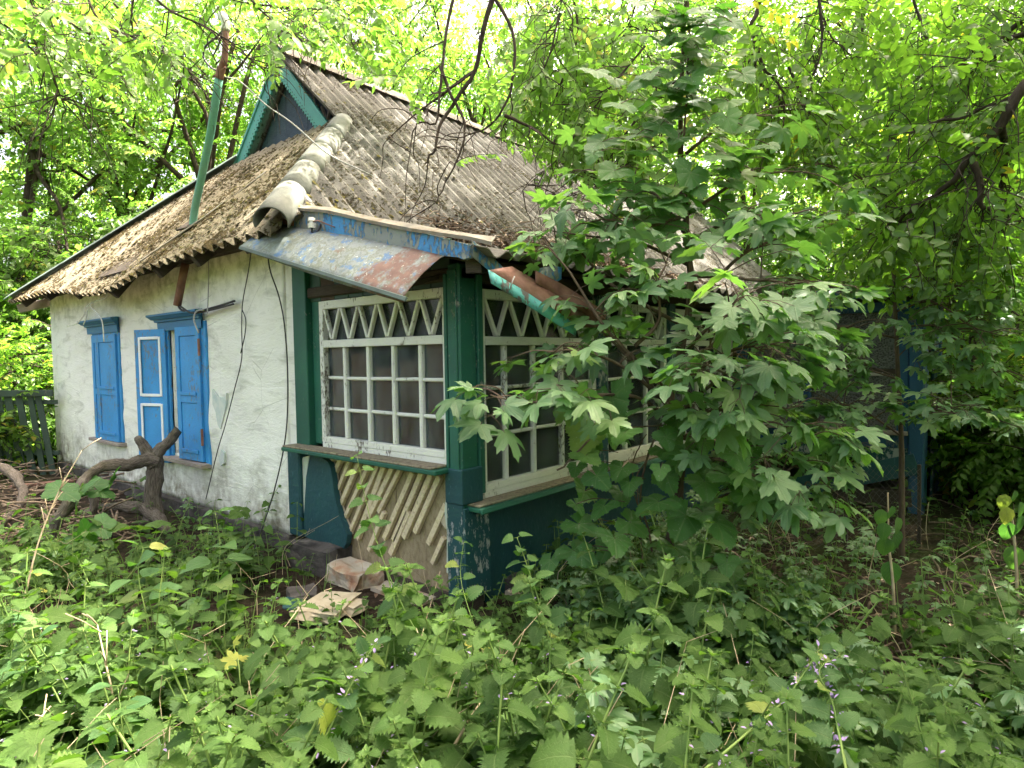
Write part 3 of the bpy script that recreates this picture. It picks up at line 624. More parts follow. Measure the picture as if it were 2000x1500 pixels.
    box('eave_board', (-.10, 1.9, 2.49), (.02, 8.5, 2.60), MT['darkwood'], H, .01)
def onHip(px, py):
    r = ray(px, py); t = (HZ+S_H*(CAM[0]-HX)-CAM[2])/(r[2]-S_H*r[0]); return CAM+r*t
roof()

# -- gablet with fretted bargeboards
def gablet():
    ap = Vector((GX-.02, RY, RZ+.03)); fr = Vector((GX-.02, 3.30, 4.09)); fl = Vector((GX-.02, 5.50, 4.02))
    g = None; n = 9
    for i in range(n):                      # vertical planks, cut to the triangle
        y0 = 3.32+i*(2.1/n); y1 = y0+2.1/n-.006
        top = lambda y: RZ-.05-(abs(y-RY))*(.95 if y < RY else .86)
        zt0, zt1 = top(y0), top(y1); zb = 3.95
        if y0 < 3.78: zb = 4.35 if y0 < 3.5 else 4.2     # a gap at the near foot, planks missing
        if max(zt0, zt1) < zb+.05: continue
        o = slab('gable_plank', [(GX+.16, y0, zb), (GX+.16, y1, zb), (GX+.16, y1, max(zt1, zb+.02)), (GX+.16, y0, max(zt0, zb+.02))], (.02, 0, 0), MT['gable'], H)
    bar('gable_strut', (GX+.13, 3.55, 3.98), (GX+.13, 3.86, 4.62), .05, .03, (-1, 0, 0), MT['gable'], H)
    bar('gable_strut', (GX+.12, 3.45, 4.0), (GX+.12, 3.66, 4.42), .03, .03, (-1, 0, 0), MT['oldwood'], H)
    bar('gable_strut', (GX+.12, 3.66, 4.0), (GX+.12, 3.50, 4.36), .025, .03, (-1, 0, 0), MT['oldwood'], H)
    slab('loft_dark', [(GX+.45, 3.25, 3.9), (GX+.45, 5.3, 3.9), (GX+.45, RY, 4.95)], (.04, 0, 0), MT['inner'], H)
    for foot, sgn in ((fr, 1), (fl, -1)):
        d = (foot-ap); L = d.length; d.normalize(); inn = Vector((0, sgn, 0)); inn = Vector((0, d.z, -d.y))*(1 if sgn < 0 else -1)
        if inn.z > 0: inn = -inn
        nt_ = 26; wdt = .155; up_, lo_ = [], []
        for i in range(nt_*4+1):
            t = i/(nt_*4); k = i % 4; s = ap+d*(L*t)
            lo_.append(s+inn*(wdt+(.0, .022, .028, .006)[k])); up_.append(s-inn*(.0+(.012 if (i//2) % 2 else 0)))
        bm = bmesh.new(); A = [bm.verts.new(p) for p in up_]; B = [bm.verts.new(p) for p in lo_]
        for i in range(len(A)-1): bm.faces.new((A[i], A[i+1], B[i+1], B[i]))
        bmesh.ops.recalc_face_normals(bm, faces=bm.faces); bmesh.ops.solidify(bm, geom=bm.faces[:], thickness=.022)
        bb = from_bm('bargeboard', bm, MT['turqdeep'], H)
        bar('bargeboard_cap', ap+d*.0+inn*.005+Vector((-.028, 0, 0)), ap+d*L+inn*.005+Vector((-.028, 0, 0)), .035, .02, (-1, 0, 0), MT['turqdeep'], bb)
        for i in range(nt_-1):              # dark discs, the shade of drilled eyelets put into colour
            c = ap+d*(L*(i+.62)/nt_)+inn*(wdt-.018)+Vector((-.0245, 0, 0)); m = bmesh.new()
            bmesh.ops.create_circle(m, cap_ends=True, segments=6, radius=.0085, matrix=Matrix.Translation(c) @ Matrix.Rotation(PI/2, 4, 'Y')); from_bm('eyelet_disc', m, MT['inner'], bb)
    slab('gablet_crest', [(GX-.05, RY-.07, RZ-.12), (GX-.05, RY+.07, RZ-.12), (GX-.05, RY+.05, RZ+.09), (GX-.05, RY-.05, RZ+.09)], (.02, 0, 0), MT['turqdeep'], H)
    bar('gablet_ledge', (GX-.06, 3.2, 4.05), (GX-.06, 5.5, 4.05), .16, .02, (-.6, 0, .8), MT['oldwood'], H)
gablet()

# -- verge board, awning, gutter of the veranda corner
VX = -.20
def onXv(px, py, x=VX): r = ray(px, py); return Vector(CAM+r*((x-CAM[0])/r[0]))
fa = [(556, 405), (640, 417), (740, 437), (830, 456), (918, 479)]; fb = [(916, 503), (905, 507), (893, 502), (868, 500), (760, 492), (650, 478), (545, 450)]
fas = slab('verge_board', [onXv(*p) for p in fa+fb], (.03, 0, 0), MT['bluefas'], H)
box('rusty_end', (VX-.004, 1.45, 2.50), (VX+.03, 1.60, 2.64), MT['rust'], fas, .004)
# capping strip on top of the verge: a thin bent sheet
def strip(name, up, lo, out, mat, parent):
    bm = bmesh.new(); A = [bm.verts.new(p) for p in up]; B = [bm.verts.new(p) for p in lo]; Cc = [bm.verts.new(p+Vector(out)) for p in lo] if out else None
    for i in range(len(A)-1):
        bm.faces.new((A[i], A[i+1], B[i+1], B[i]))
        if Cc: bm.faces.new((B[i], B[i+1], Cc[i+1], Cc[i]))
    bmesh.ops.recalc_face_normals(bm, faces=bm.faces); bmesh.ops.solidify(bm, geom=bm.faces[:], thickness=.004); return from_bm(name, bm, mat, parent)
ct = [(560, 400), (640, 408), (720, 424), (800, 440), (860, 452), (920, 458), (960, 466)]
strip('verge_capping', [onXv(*p)+Vector((.035, .0, .012+.006*math.sin(i*2.2))) for i, p in enumerate(ct)], [onXv(px, py+4, VX-.02)+Vector((0, 0, .006*math.sin(i*1.9))) for i, (px, py) in enumerate(ct)], (0, 0, -.02), MT['flash'], H)
# awning
au = [(545, 438), (600, 446), (680, 460), (770, 478), (868, 499)]; al = [(470, 480), (530, 500), (610, 528), (700, 556), (786, 581)]
def awning():
    bm = bmesh.new(); rows = []
    U = smooth_path([tuple(onXv(*p, VX-.012)) for p in au], 4); Lw = smooth_path([tuple(onXv(*p, -.46)) for p in al], 4); n = len(U)
    for i in range(n):
        r = []
        for j in range(9):
            t = j/8; p = Vector(U[i]).lerp(Vector(Lw[i]), t); p.z += .022*math.sin(PI*t)+.008*mnoise.noise(Vector((i*.4, j*.5, 0))); r.append(bm.verts.new(p))
        r.append(bm.verts.new(Vector(Lw[i])+Vector((.006, 0, -.028)))); rows.append(r)
    for i in range(n-1):
        for j in range(9): bm.faces.new((rows[i][j], rows[i+1][j], rows[i+1][j+1], rows[i][j+1]))
    bmesh.ops.recalc_face_normals(bm, faces=bm.faces); bmesh.ops.solidify(bm, geom=bm.faces[:], thickness=.004)
    a = from_bm('awning', bm, MT['awning'], H, True); a['label'] = 'sheet-metal awning with flaking blue paint and rust'
    bar('awning_edge', Vector(Lw[0])+Vector((0, .01, -.012)), Vector(Lw[-1])+Vector((0, -.03, -.012)), .026, .016, (-1, 0, .3), MT['flashg'], a)
    for y in (.2, .9, 1.55): bar('bracket', (-.40, y, 1.88+.27*y), (.03, y, 2.0+.27*y), .03, .03, (0, 1, 0), MT['darkwood'], a)
awning()
# insulator on the verge board
def insulator():
    c = onXv(609, 437, VX-.05); bm = bmesh.new()
    for z0, z1, r0, r1 in ((-.030, -.002, .026, .030), (.002, .018, .018, .018), (.018, .040, .026, .022)):
        bmesh.ops.create_cone(bm, cap_ends=True, segments=14, radius1=r0, radius2=r1, depth=z1-z0, matrix=Matrix.Translation(c+Vector((0, 0, (z0+z1)/2))))
    o = from_bm('insulator', bm, MT['porc'], H, False); wire('hook', [c+Vector((0, 0, -.03)), c+Vector((0, 0, -.055)), c+Vector((.015, -.02, -.06)), c+Vector((.03, -.035, -.04)), c+Vector((.045, -.035, .0))], .007, MT['cable'], o)
    wire('tie_wire', [c+Vector((0, -.02, .01)), c+Vector((.01, -.06, .012)), c+Vector((.03, -.14, -.02)), c+Vector((.045, -.2, -.045))], .004, MT['rust'], o)
insulator()
# gutter at the corner: blue end, turquoise front lip, rusty inside, hanging askew
def quad_sheet(name, a, b, mat, thick=.006, parent=H, nseg=6, wob=.006):
    bm = bmesh.new(); A = smooth_path(a, nseg); B = smooth_path(b, nseg); va = [bm.verts.new(Vector(p)+Vector((0, 0, wob*mnoise.noise(Vector(p)*6)))) for p in A]; vb = [bm.verts.new(p) for p in B]
    for i in range(len(A)-1): bm.faces.new((va[i], va[i+1], vb[i+1], vb[i]))
    bmesh.ops.recalc_face_normals(bm, faces=bm.faces); bmesh.ops.solidify(bm, geom=bm.faces[:], thickness=thick); return from_bm(name, bm, mat, parent, True)
A_ = lambda px, py, d: tuple(at(px, py, d))
g1 = quad_sheet('eave_board', [A_(920, 466, 3.42), A_(960, 500, 3.50), A_(1010, 548, 3.62)], [A_(922, 500, 3.42), A_(958, 530, 3.50), A_(1004, 562, 3.62)], MT['bluefas'])
gt = quad_sheet('gutter', [A_(954, 526, 3.36), A_(1020, 566, 3.47), A_(1085, 606, 3.58), A_(1128, 636, 3.66)], [A_(960, 553, 3.36), A_(1020, 590, 3.47), A_(1080, 628, 3.58), A_(1124, 656, 3.66)], MT['turq']); gt['label'] = 'bent turquoise gutter with rusty inside'
quad_sheet('gutter_bottom', [A_(956, 527, 3.365), A_(1020, 566, 3.475), A_(1085, 606, 3.585), A_(1128, 637, 3.665)], [A_(1000, 520, 3.52), A_(1060, 556, 3.63), A_(1120, 598, 3.74), A_(1180, 640, 3.84)], MT['rust'], parent=gt)
quad_sheet('gutter_back', [A_(1046, 528, 3.58), A_(1080, 545, 3.66), A_(1130, 575, 3.76), A_(1184, 610, 3.86)], [A_(1047, 553, 3.58), A_(1080, 572, 3.66), A_(1130, 605, 3.76), A_(1180, 645, 3.86)], MT['rust'], parent=gt)
quad_sheet('gutter_back', [A_(1047, 525, 3.60), A_(1075, 520, 3.66), A_(1097, 522, 3.70)], [A_(1050, 552, 3.60), A_(1075, 556, 3.66), A_(1097, 545, 3.70)], MT['bluefas'], parent=gt)
wire('tie_wire', [A_(1005, 540, 3.42), A_(1000, 552, 3.40), A_(996, 566, 3.42)], .004, MT['gwire'], gt)
bar('rafter_end', (-.12, -.24, 2.07), (.3, .02, 2.13), .09, .1, (0, 0, 1), MT['darkwood'], H)
for x in (.5, 1.3, 2.1, 2.9, 3.7): bar('rafter_end', (x, -.28, 2.09), (x, .3, 2.24), .06, .08, (0, 0, 1), MT['darkwood'], H)

# -- entrance porch beyond the veranda, in deep shade
def porch():
    X0, X1, Y1 = 4.4, 5.7, -1.78
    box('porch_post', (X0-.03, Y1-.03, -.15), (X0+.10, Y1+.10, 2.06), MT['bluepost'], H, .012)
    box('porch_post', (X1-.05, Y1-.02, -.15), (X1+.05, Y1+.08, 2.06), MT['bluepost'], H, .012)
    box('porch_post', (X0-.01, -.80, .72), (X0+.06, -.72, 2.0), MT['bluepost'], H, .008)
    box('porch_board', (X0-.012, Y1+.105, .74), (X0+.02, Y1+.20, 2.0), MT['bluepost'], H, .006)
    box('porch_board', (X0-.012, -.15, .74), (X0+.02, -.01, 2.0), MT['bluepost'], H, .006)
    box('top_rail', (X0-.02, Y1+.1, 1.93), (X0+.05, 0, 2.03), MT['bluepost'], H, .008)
    box('porch_sill', (X0-.06, Y1+.1, .73), (X0+.05, 0, .77), MT['oldwood'], H, .006)
    for y0, y1 in ((Y1+.205, -.805), (-.715, -.155)):
        w = box('window', (X0+.005, y0, 1.32), (X0+.05, y1, 1.37), MT['darkwood'], H, .005); w['label'] = 'frosted porch window'
        box('pane', (X0+.02, y0, 1.375), (X0+.028, y1, 1.925), MT['frost'], w, 0); box('pane', (X0+.018, y0, .775), (X0+.026, y1, 1.315), MT['frost'], w, 0)
    box('pane_strip', (X0-.002, -1.46, 1.305), (X0+.004, -1.10, 1.335), MT['palewood'], H, 0)
    for k, z in enumerate((.60, .47)): box('porch_board', (X0-.005*k, Y1+.1, z), (X0+.03, 0, z+.125), MT['greenlow'] if k else MT['bluepost'], H, .005)
    bar('fallen_board', (X0-.05, Y1+.02, .47), (X0-.12, -.62, .10), .2, .022, (-1, 0, 0), MT['teal'], H)
    bar('fallen_board', (X0-.02, Y1+.06, .12), (X0-.03, -.2, .02), .16, .022, (-1, 0, 0), MT['darkwood'], H)
    for i in range(6):
        x = X0+.12+i*.19
        if i in (2, 3): continue
        box('porch_board', (x, Y1, -.05), (x+.175, Y1+.025, 2.0), MT['bluepost'] if i % 2 else MT['greenlow'], H, .005)
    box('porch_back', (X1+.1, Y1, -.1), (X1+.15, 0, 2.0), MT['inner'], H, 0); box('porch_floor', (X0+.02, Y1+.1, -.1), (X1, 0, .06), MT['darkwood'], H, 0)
    pr = box('porch_roof', (X0-.1, Y1-.08, 2.035), (X1+.3, -.3, 2.06), MT['darkwood'], H, .004)
    for c in range(2): sheet(Vector((X0-.25+c*1.05, -.30, 2.20)), (1, 0, 0), (0, -1, -.055), 1.07, 1.75, MT['slateR'], [], 0, parent=pr)
    box('eave_board', (X0-.22, Y1-.18, 2.06), (X0-.195, -.3, 2.16), MT['bluepost'], pr, .004)
porch()

# ================================================================== SMALLER THINGS ROUND THE COTTAGE
def mast():
    b = Vector(onHip(375, 447)); x = b[0]
    pts = [onXv(375, 447, x)+Vector((0, 0, -.25)), onXv(378, 425, x), onXv(395, 340, x-.02), onXv(412, 255, x-.04), onXv(428, 152, x-.06)]
    t = thing('service_mast', 'leaning green pipe mast with rusty top and white cap above the roof', 'pole', tuple(b))
    S = Soup(); S.add(*tube(smooth_path([tuple(p) for p in pts], 4), .034, 12)[:2]); S.obj('pipe', MT['mast'], t)
    q = [onXv(428, 153, x-.06), onXv(432, 135, x-.06), onXv(438, 118, x-.06), onXv(440, 95, x-.06), onXv(441, 62, x-.06)]
    S = Soup(); S.add(*tube(smooth_path([tuple(p) for p in q], 4), [.036]*5+[.030]*4+[.026]*8, 12)[:2]); S.obj('rusty_section', MT['rust'], t)
    q = [onXv(441, 60, x-.06), onXv(441, 46, x-.06), onXv(437, 34, x-.07), onXv(431, 30, x-.08)]
    S = Soup(); S.add(*tube(smooth_path([tuple(p) for p in q], 4), .036, 12)[:2]); S.obj('cap', MT['porc'], t)
    c = onXv(430, 150, x-.06); bar('cross_pin', c+Vector((-.02, .09, .02)), c+Vector((0, -.10, .05)), .016, .016, (1, 0, 0), MT['rust'], t)
    wire('cable_tail', [onXv(433, 62, x-.07), onXv(420, 75, x-.07), onXv(402, 90, x-.08), onXv(398, 112, x-.08), onXv(412, 132, x-.07), onXv(428, 140, x-.06)], .009, MT['cable'], t)
    wire('cable_tail', [onXv(434, 60, x-.07), onXv(428, 85, x-.07), onXv(416, 110, x-.07)], .007, MT['cable'], t)
    bar('roof_collar', b+Vector((-.05, .10, .03)), b+Vector((.06, -.16, .06)), .2, .02, (-.6, 0, .8), MT['darkwood'], t)
    s = thing('pipe_stub', 'rusty pipe end sticking out under the eave above the cornice', 'pipe', tuple(onXv(352, 545, -.12)))
    S = Soup(); S.add(*tube([tuple(onXv(362, 515, -.10)), tuple(onXv(357, 540, -.11)), tuple(onXv(346, 597, -.14))], .036, 12)[:2]); S.obj('pipe', MT['rust'], s)
    tag(wire('black_cable', [onXv(346, 594, -.14), onXv(356, 606, -.13), onXv(385, 608, -.08), onXv(420, 600, -.05), onXv(458, 588, -.06)], .011, MT['cable']), 'thick black cable jutting from the rusty pipe end along the wall', 'cable')
    tag(wire('black_cable', [onXv(352, 598, -.14), onXv(375, 611, -.12), onXv(410, 606, -.07), onXv(456, 594, -.07)], .009, MT['cable']), 'thinner black cable just below the thick one on the wall', 'cable')
    tag(wire('hanging_wire', [onXv(407, 505, -.03), onXv(407, 560, -.03), onXv(405, 612, -.12)], .006, MT['gwire']), 'short straight wire dropping to the near cornice', 'wire')
    tag(wire('hanging_wire', [onXv(492, 480, -.2), onXv(485, 530, -.1), onXv(474, 590, -.06), onXv(472, 640, -.05), onXv(472, 700, -.05), onXv(458, 760, -.05), onXv(440, 830, -.06), onXv(425, 880, -.08), onXv(402, 975, -.1)], .0045, MT['cable']), 'slack dark wire looping down the white wall beside the window', 'wire')
    tag(wire('hanging_wire', [onXv(473, 605, -.06), onXv(480, 625, -.06), onXv(478, 655, -.06), onXv(470, 690, -.06)], .0045, MT['cable']), 'small loop of wire twisted round the slack wire', 'wire')
    tag(wire('hanging_wire', [onXv(522, 490, -.3), onXv(528, 530, -.2), onXv(545, 580, -.08), onXv(556, 640, -.05), onXv(562, 740, -.04), onXv(558, 850, -.06), onXv(535, 960, -.12), onXv(505, 1050, -.25), onXv(488, 1090, -.35)], .0055, MT['cable']), 'long dark wire curving from the awning down the wall corner', 'wire')
    for i, (lab, q) in enumerate((('white insulated wire curling out under the eave, longest strand', [(210, 575), (200, 585), (180, 590), (178, 600), (190, 612), (200, 630), (203, 668)]), ('white wire strand bent left towards the eave corner', [(205, 578), (178, 592), (168, 600), (164, 615), (150, 632), (131, 637)]), ('short white wire strand between the two longer ones', [(180, 592), (171, 605), (168, 622), (163, 634)]))):
        tag(wire('white_wire', [onXv(px, py, -.25) for px, py in q], .007, MT['porc']), lab, 'wire')
    tag(wire('grey_wire', [onXv(398, 605, -.10), onXv(384, 608, -.12), onXv(379, 625, -.13), onXv(388, 650, -.13)], .008, MT['gwire']), 'grey wire end dangling in front of the near cornice', 'wire')
    p0 = at(-60, 130, 7.5)
    tag(wire('overhead_wire', [onXv(440, 150, x-.06), A_(470, 160, 5.2), A_(520, 205, 5.0), A_(570, 240, 4.85), A_(640, 300, 4.7), A_(700, 330, 4.75), A_(730, 345, 4.9)], .006, MT['gwire']), 'pale wire running from the mast across the gablet to the roof', 'wire')
mast()

def fence():
    t = thing('picket_fence', 'grey-green picket fence at the far corner of the white wall', 'fence', tuple(gp(50, 8.85)))
    p0 = gp(-260, 9.0); p1 = gp(106, 8.82); d = (p1-p0)/np.linalg.norm(p1-p0); n = 19
    for i in range(n):
        a = p0+(p1-p0)*(i+.5)/n; lean = random.uniform(-.05, .05)
        if i > 12: lean = -.16+random.uniform(-.05, .05)
        h = 1.15+random.uniform(-.04, .03)
        bar('picket', Vector(a)+Vector((0, 0, -.05)), Vector(a)+Vector((lean*d[0], lean*d[1], h)), .085+random.uniform(-.01, .015), .02, (-.7, -.7, 0), MT['fence'], t)
    for z in (.28, 1.0): bar('rail', Vector(p0)+Vector((.03, .03, z)), Vector(p1)+Vector((.03, .03, z)), .06, .04, (-.7, -.7, 0), MT['fence'], t)
    bar('top_rail', Vector(p0)+Vector((-.03, -.03, 1.14)), Vector(p1)+Vector((-.03, -.03, 1.13)), .09, .035, (-.7, -.7, .0), MT['fence'], t)
fence()

def limb(S, pts, rad, sides=12, seed=0, rough=.09, k=9):
    sides = sides+8; p = smooth_path(pts, k); r = .82*np.interp(np.linspace(0, 1, len(p)), np.linspace(0, 1, len(rad)), rad)
    V, F_, u = tube(p, r, sides, seed, 0)
    V = np.array([v+np.array(mnoise.noise_vector(Vector(v*8)))*.022+np.array(mnoise.noise_vector(Vector(v*26)))*.009 for v in V]); L = np.linalg.norm(np.diff(p, axis=0), axis=1).sum()
    S.add(V, F_, 0, u*np.array([1, L*2.2]))
def stump():
    t = thing('dead_vine_trunk', 'gnarled dead trunk with sawn forked stubs in front of the shuttered window', 'dead tree', tuple(onZ(300, 1015, 0)))
    D = 5.95
    S = Soup(); limb(S, [A_(296, 1030, D-.1), A_(300, 1000, D), A_(300, 950, D), A_(304, 905, D), A_(310, 885, D), A_(330, 862, D), A_(348, 840, D+.02)], [.125, .095, .085, .095, .075, .062, .055], 16, 1); S.obj('trunk', MT['stump'], t)
    S = Soup(); limb(S, [A_(305, 910, D-.02), A_(292, 892, D-.03), A_(280, 870, D-.04), A_(271, 858, D-.05), A_(266, 862, D-.05)], [.09, .06, .05, .045, .02], 12, 2); S.obj('stub', MT['stump'], t)
    S = Soup(); limb(S, [A_(308, 902, D-.02), A_(280, 898, D-.1), A_(250, 908, D-.25), A_(225, 910, D-.4), A_(195, 912, D-.5), A_(170, 935, D-.6), A_(150, 965, D-.7), A_(120, 1005, D-.8), A_(98, 1045, D-.85), A_(84, 1085, D-.9)], [.085, .07, .065, .062, .055, .055, .06, .065, .062, .055], 14, 3); S.obj('arching_limb', MT['stump'], t)
    S = Soup(); limb(S, [A_(178, 955, D-.35), A_(182, 985, D-.35), A_(178, 1015, D-.38), A_(174, 1035, D-.4)], [.05, .045, .045, .05], 10, 4); S.obj('prop_limb', MT['stump'], t)
    S = Soup(); limb(S, [A_(330, 1040, D-.4), A_(310, 1015, D-.2), A_(285, 995, D-.05), A_(245, 990, D), A_(200, 996, D), A_(170, 1002, D+.05)], [.04, .07, .07, .065, .06, .05], 12, 5); S.obj('root', MT['stump'], t)
    c = Vector(A_(349, 839, D+.02)); 
    b = thing('fallen_branch', 'curved weathered branch lying on the brushwood by the fence', 'branch', tuple(onZ(20, 960, 0)))
    S = Soup(); limb(S, [A_(-40, 905, 6.9), A_(0, 912, 6.7), A_(25, 925, 6.5), A_(40, 945, 6.3), A_(42, 975, 6.1), A_(30, 1000, 6.0), A_(5, 1020, 5.9)], [.05, .055, .055, .05, .045, .05, .055], 12, 6); S.obj('wood', MT['stump'], b)
stump()
def brush():
    S = Soup(); r = random.Random(3)
    for i in range(260):
        px, py = r.uniform(-60, 250), r.uniform(925, 1080)
        p = onZ(px, py, .04); z = .02+abs(r.gauss(0, .10)); a = r.uniform(0, PI); L = r.uniform(.10, .45); d = np.array([math.cos(a), math.sin(a), r.gauss(0, .2)])*L
        q = [p+[0, 0, z]-d/2, p+[0, 0, z+r.uniform(0, .03)], p+[0, 0, z]+d/2]; S.add(*tube(q, r.uniform(.004, .014), 4)[:2])
    for i in range(230):
        px, py = r.uniform(1330, 2050), r.uniform(965, 1420); p = onZ(px, py, .0); 
        if p[0] > -.1 and p[1] > -.1: continue
        a = r.uniform(0, PI); L = r.uniform(.08, .45); d = np.array([math.cos(a), math.sin(a), r.gauss(0, .1)])*L
        q = [p+[0, 0, .02]-d/2, p+[0, 0, .035+r.uniform(0, .03)], p+[0, 0, .02]+d/2]; S.add(*tube(q, r.uniform(.003, .009), 4)[:2])
    o = S.obj('brushwood', MT['twig']); o['kind'] = 'stuff'; tag(o, 'dry sticks and twigs strewn over the ground', 'brushwood')
    for i, (a, b, wd, lab) in enumerate((((20, 950), (150, 938), .12, 'reddish weathered plank on the brushwood by the fence'), ((30, 962), (140, 955), .09, 'narrow brown plank under the reddish one by the fence'))):
        p, q = onZ(*a, .1), onZ(*b, .12); tag(bar('plank', p, q, wd, .025, (0, 0, 1), MT['rust'] if i == 0 else MT['twig']), lab, 'plank')
    lg = thing('rotten_log', 'rotten half-buried log at the right among the plants', 'log', tuple(onZ(1700, 1370, 0)))
    S = Soup(); limb(S, [tuple(onZ(1630, 1300, .04)), tuple(onZ(1700, 1345, .05)), tuple(onZ(1760, 1395, .03)), tuple(onZ(1810, 1425, .0))], [.05, .07, .075, .06], 12, 9); S.obj('wood', MT['stump'], lg)
    stone('plaster_fragment', tuple(onZ(640, 1185, .04)), (.34, .26, .06), MT['clay'], 'broad pale plaster fragment lying below the torn panel', 'rubble', seed=21, rot=.5, k=.3)
    stone('plaster_fragment', tuple(onZ(590, 1160, .05)), (.2, .16, .05), MT['plinth'], 'dark flaky fragment beside the pale plaster piece', 'rubble', seed=22, rot=1.1, k=.3)
    stone('plaster_fragment', tuple(onZ(690, 1185, .03)), (.14, .12, .05), MT['clay'], 'small plaster crumb next to the brick base', 'rubble', seed=23, rot=.2, k=.3)
    stone('plaster_fragment', tuple(onZ(575, 1180, .06)), (.16, .12, .012), MT['teal'], 'thin teal-painted flake lying on the rubble', 'rubble', seed=24, rot=.9, tilt=.3, k=.15)
    st = stone('loose_stone', tuple(onZ(1000, 1140, .04)), (.12, .1, .12), MT['plinth'], 'grey stone against the foot of the teal wall', 'stone', seed=25, k=.25)
brush()

def chain_link():
    t = thing('chain_link_fence', 'low sagging chain-link fence in front of the porch', 'fence', tuple(gp(1570, 4.9)))
    a, b = gp(1335, 4.75), gp(1790, 5.0); L = np.linalg.norm(b-a); S = Soup(); d = (b-a)/L; n = int(L/.055); hh = .58
    def P(u, v): 
        q = a+d*u; q = q+np.array([.05*math.sin(u*2.3), .05*math.cos(u*1.9), 0]); q[2] = .0+v*(1-.12*math.sin(u*2.1+.4)-.06*math.sin(u*7)); return q
    m = 12
    for i in range(n+m):
        for s in (1, -1):
            q = []
            for k in range(m+1):
                u = (i-m/2+s*(k-m/2)+m/2*(0))*.055
                if 0 <= u <= L: q.append(P(u+.006*math.sin(k*2+i), k/m*hh))
            if len(q) > 1: S.add(*tube(q, .0012, 3, cap=False)[:2])
    o = S.obj('mesh', MT['net'], t); o['kind'] = 'stuff'
    for px in (1655, 1800): p = gp(px, 4.98); bar('stake', Vector(p)+Vector((0, 0, -.1)), Vector(p)+Vector((.02, .01, .64)), .025, .025, (1, 0, 0), MT['darkwood'], t)
chain_link()

# ================================================================== LEAVES
def leaf_ovate(n=6, W=.3, serr=0., fold=.25, droop=.25, a=.75, b=.8, side=0.):
    v, u, f = [], [], []
    for i in range(n+1):
        t = i/n; wd = W*max(0, math.sin(PI*min(1, t**a)))**b
        if serr and 0 < i < n: wd *= 1+serr*(1 if i % 2 else -1)
        z = -droop*t*t; sx = side*math.sin(t*2.2)
        ty = t-(serr*.12 if (serr and i % 2) else 0)
        for k, x in ((0, -wd), (1, 0), (2, wd)):
            v.append((x+sx, ty if k != 1 else t, z+fold*abs(x))); u.append(((k-1.0), t))
    for i in range(n):
        for k in range(2):
            p = 3*i+k; 
            f += [(p, p+1, p+4), (p, p+4, p+3)]
    return proto(v, f, u)
def leaf_palm(tips, ring=True, bend=.12, seed=0, k=.05, cup=.06):
    r = random.Random(seed); half = tips; out = [(a, q) for a, q in half]+[(-a, q) for a, q in half[::-1] if a != 0]; out = sorted(out, key=lambda z: -z[0])
    v = [(0, 0, 0)]; u = [(.0, 0)]; n = len(out)
    tb, tx = r.uniform(.0, bend*2), r.uniform(-.12, .12)
    def z(x, y, q): return -tb*(x*x+y*y)*.5-.10*max(0, q-.55)**1.3+cup*abs(math.sin(math.atan2(x, y)*3.4))*q+tx*x
    for lv in ((.5,) if ring else ())+(1.,):
        for a, q in out:
            q2 = q*lv*(1+k*r.uniform(-1, 1)*(lv == 1)); x, y = q2*math.sin(math.radians(a)), q2*math.cos(math.radians(a)); v.append((x, y, z(x, y, q2)))
            ph = min(abs(abs(a)-c) for c in (0, 50, 104))/26; u.append((min(1, ph)*lv, q2))
    f = []
    for i in range(n):
        j = i+1
        if j == n: continue
        if ring: f += [(0, 1+j, 1+i), (1+i, 1+j, 1+n+j), (1+i, 1+n+j, 1+n+i)]
        else: f.append((0, 1+j, 1+i))
    return proto(v, f, u)
MAPLE = [(0, 1.0), (7, .84), (13, .83), (17, .65), (25, .47), (33, .63), (39, .77), (44, .78), (50, .94), (57, .77), (64, .76), (69, .57), (78, .42), (88, .50), (95, .62), (104, .66), (113, .50), (128, .38), (160, .16)]
MAPLE_LO = [(0, 1.0), (12, .8), (25, .47), (38, .74), (50, .94), (63, .72), (78, .42), (98, .64), (120, .42), (155, .16)]
def grape_outline():
    o = []; n = 30
    for i in range(n+1):
        a = 168*i/n; c = math.radians(a); q = .80+.14*math.cos(c*3.2)*(1 if a < 130 else .4)-.0012*a+.02*math.sin(c*9)
        q *= 1.055 if i % 2 == 0 else .955; o.append((a, q))
    return o
def pmesh(p, name, mat):
    S = Soup(); S.add(p['v'], p['f'], .5, p['u']); me = S.mesh(name); me.materials.append(mat); return me
G1, G2, G3 = (.042, .105, .022), (.065, .15, .030), (.095, .19, .040)
LM = {}
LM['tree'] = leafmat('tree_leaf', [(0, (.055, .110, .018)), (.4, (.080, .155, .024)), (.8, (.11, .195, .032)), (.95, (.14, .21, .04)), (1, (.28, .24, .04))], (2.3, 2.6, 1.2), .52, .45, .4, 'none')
LM['treesun'] = leafmat('sunlit_tree_leaf', [(0, (.075, .135, .025)), (.4, (.105, .18, .033)), (.8, (.14, .225, .05)), (.95, (.18, .245, .07)), (1, (.34, .28, .07))], (2.0, 2.5, 1.3), .52, .45, .4, 'none')  # lighter copy of the tree leaf, sunlight put into its colour
MS = [(0, (.080, .160, .072)), (.4, (.115, .215, .095)), (.8, (.155, .265, .120)), (1, (.19, .28, .09))]
LM['maple'] = leafmat('maple_leaf', MS, (1.7, 2.2, .6), .34, .45, .5, 'none')
LM['maple1'] = leafmat('maple_leaf_single', MS, (1.7, 2.2, .6), .34, .45, .5, 'palm', True)
LM['grape1'] = leafmat('grape_leaf_single', [(0, (.045, .125, .028)), (.5, (.065, .160, .036)), (.85, (.085, .19, .045)), (1, (.15, .22, .05))], (2.2, 2.6, .8), .36, .5, .35, 'palm', True, .5)
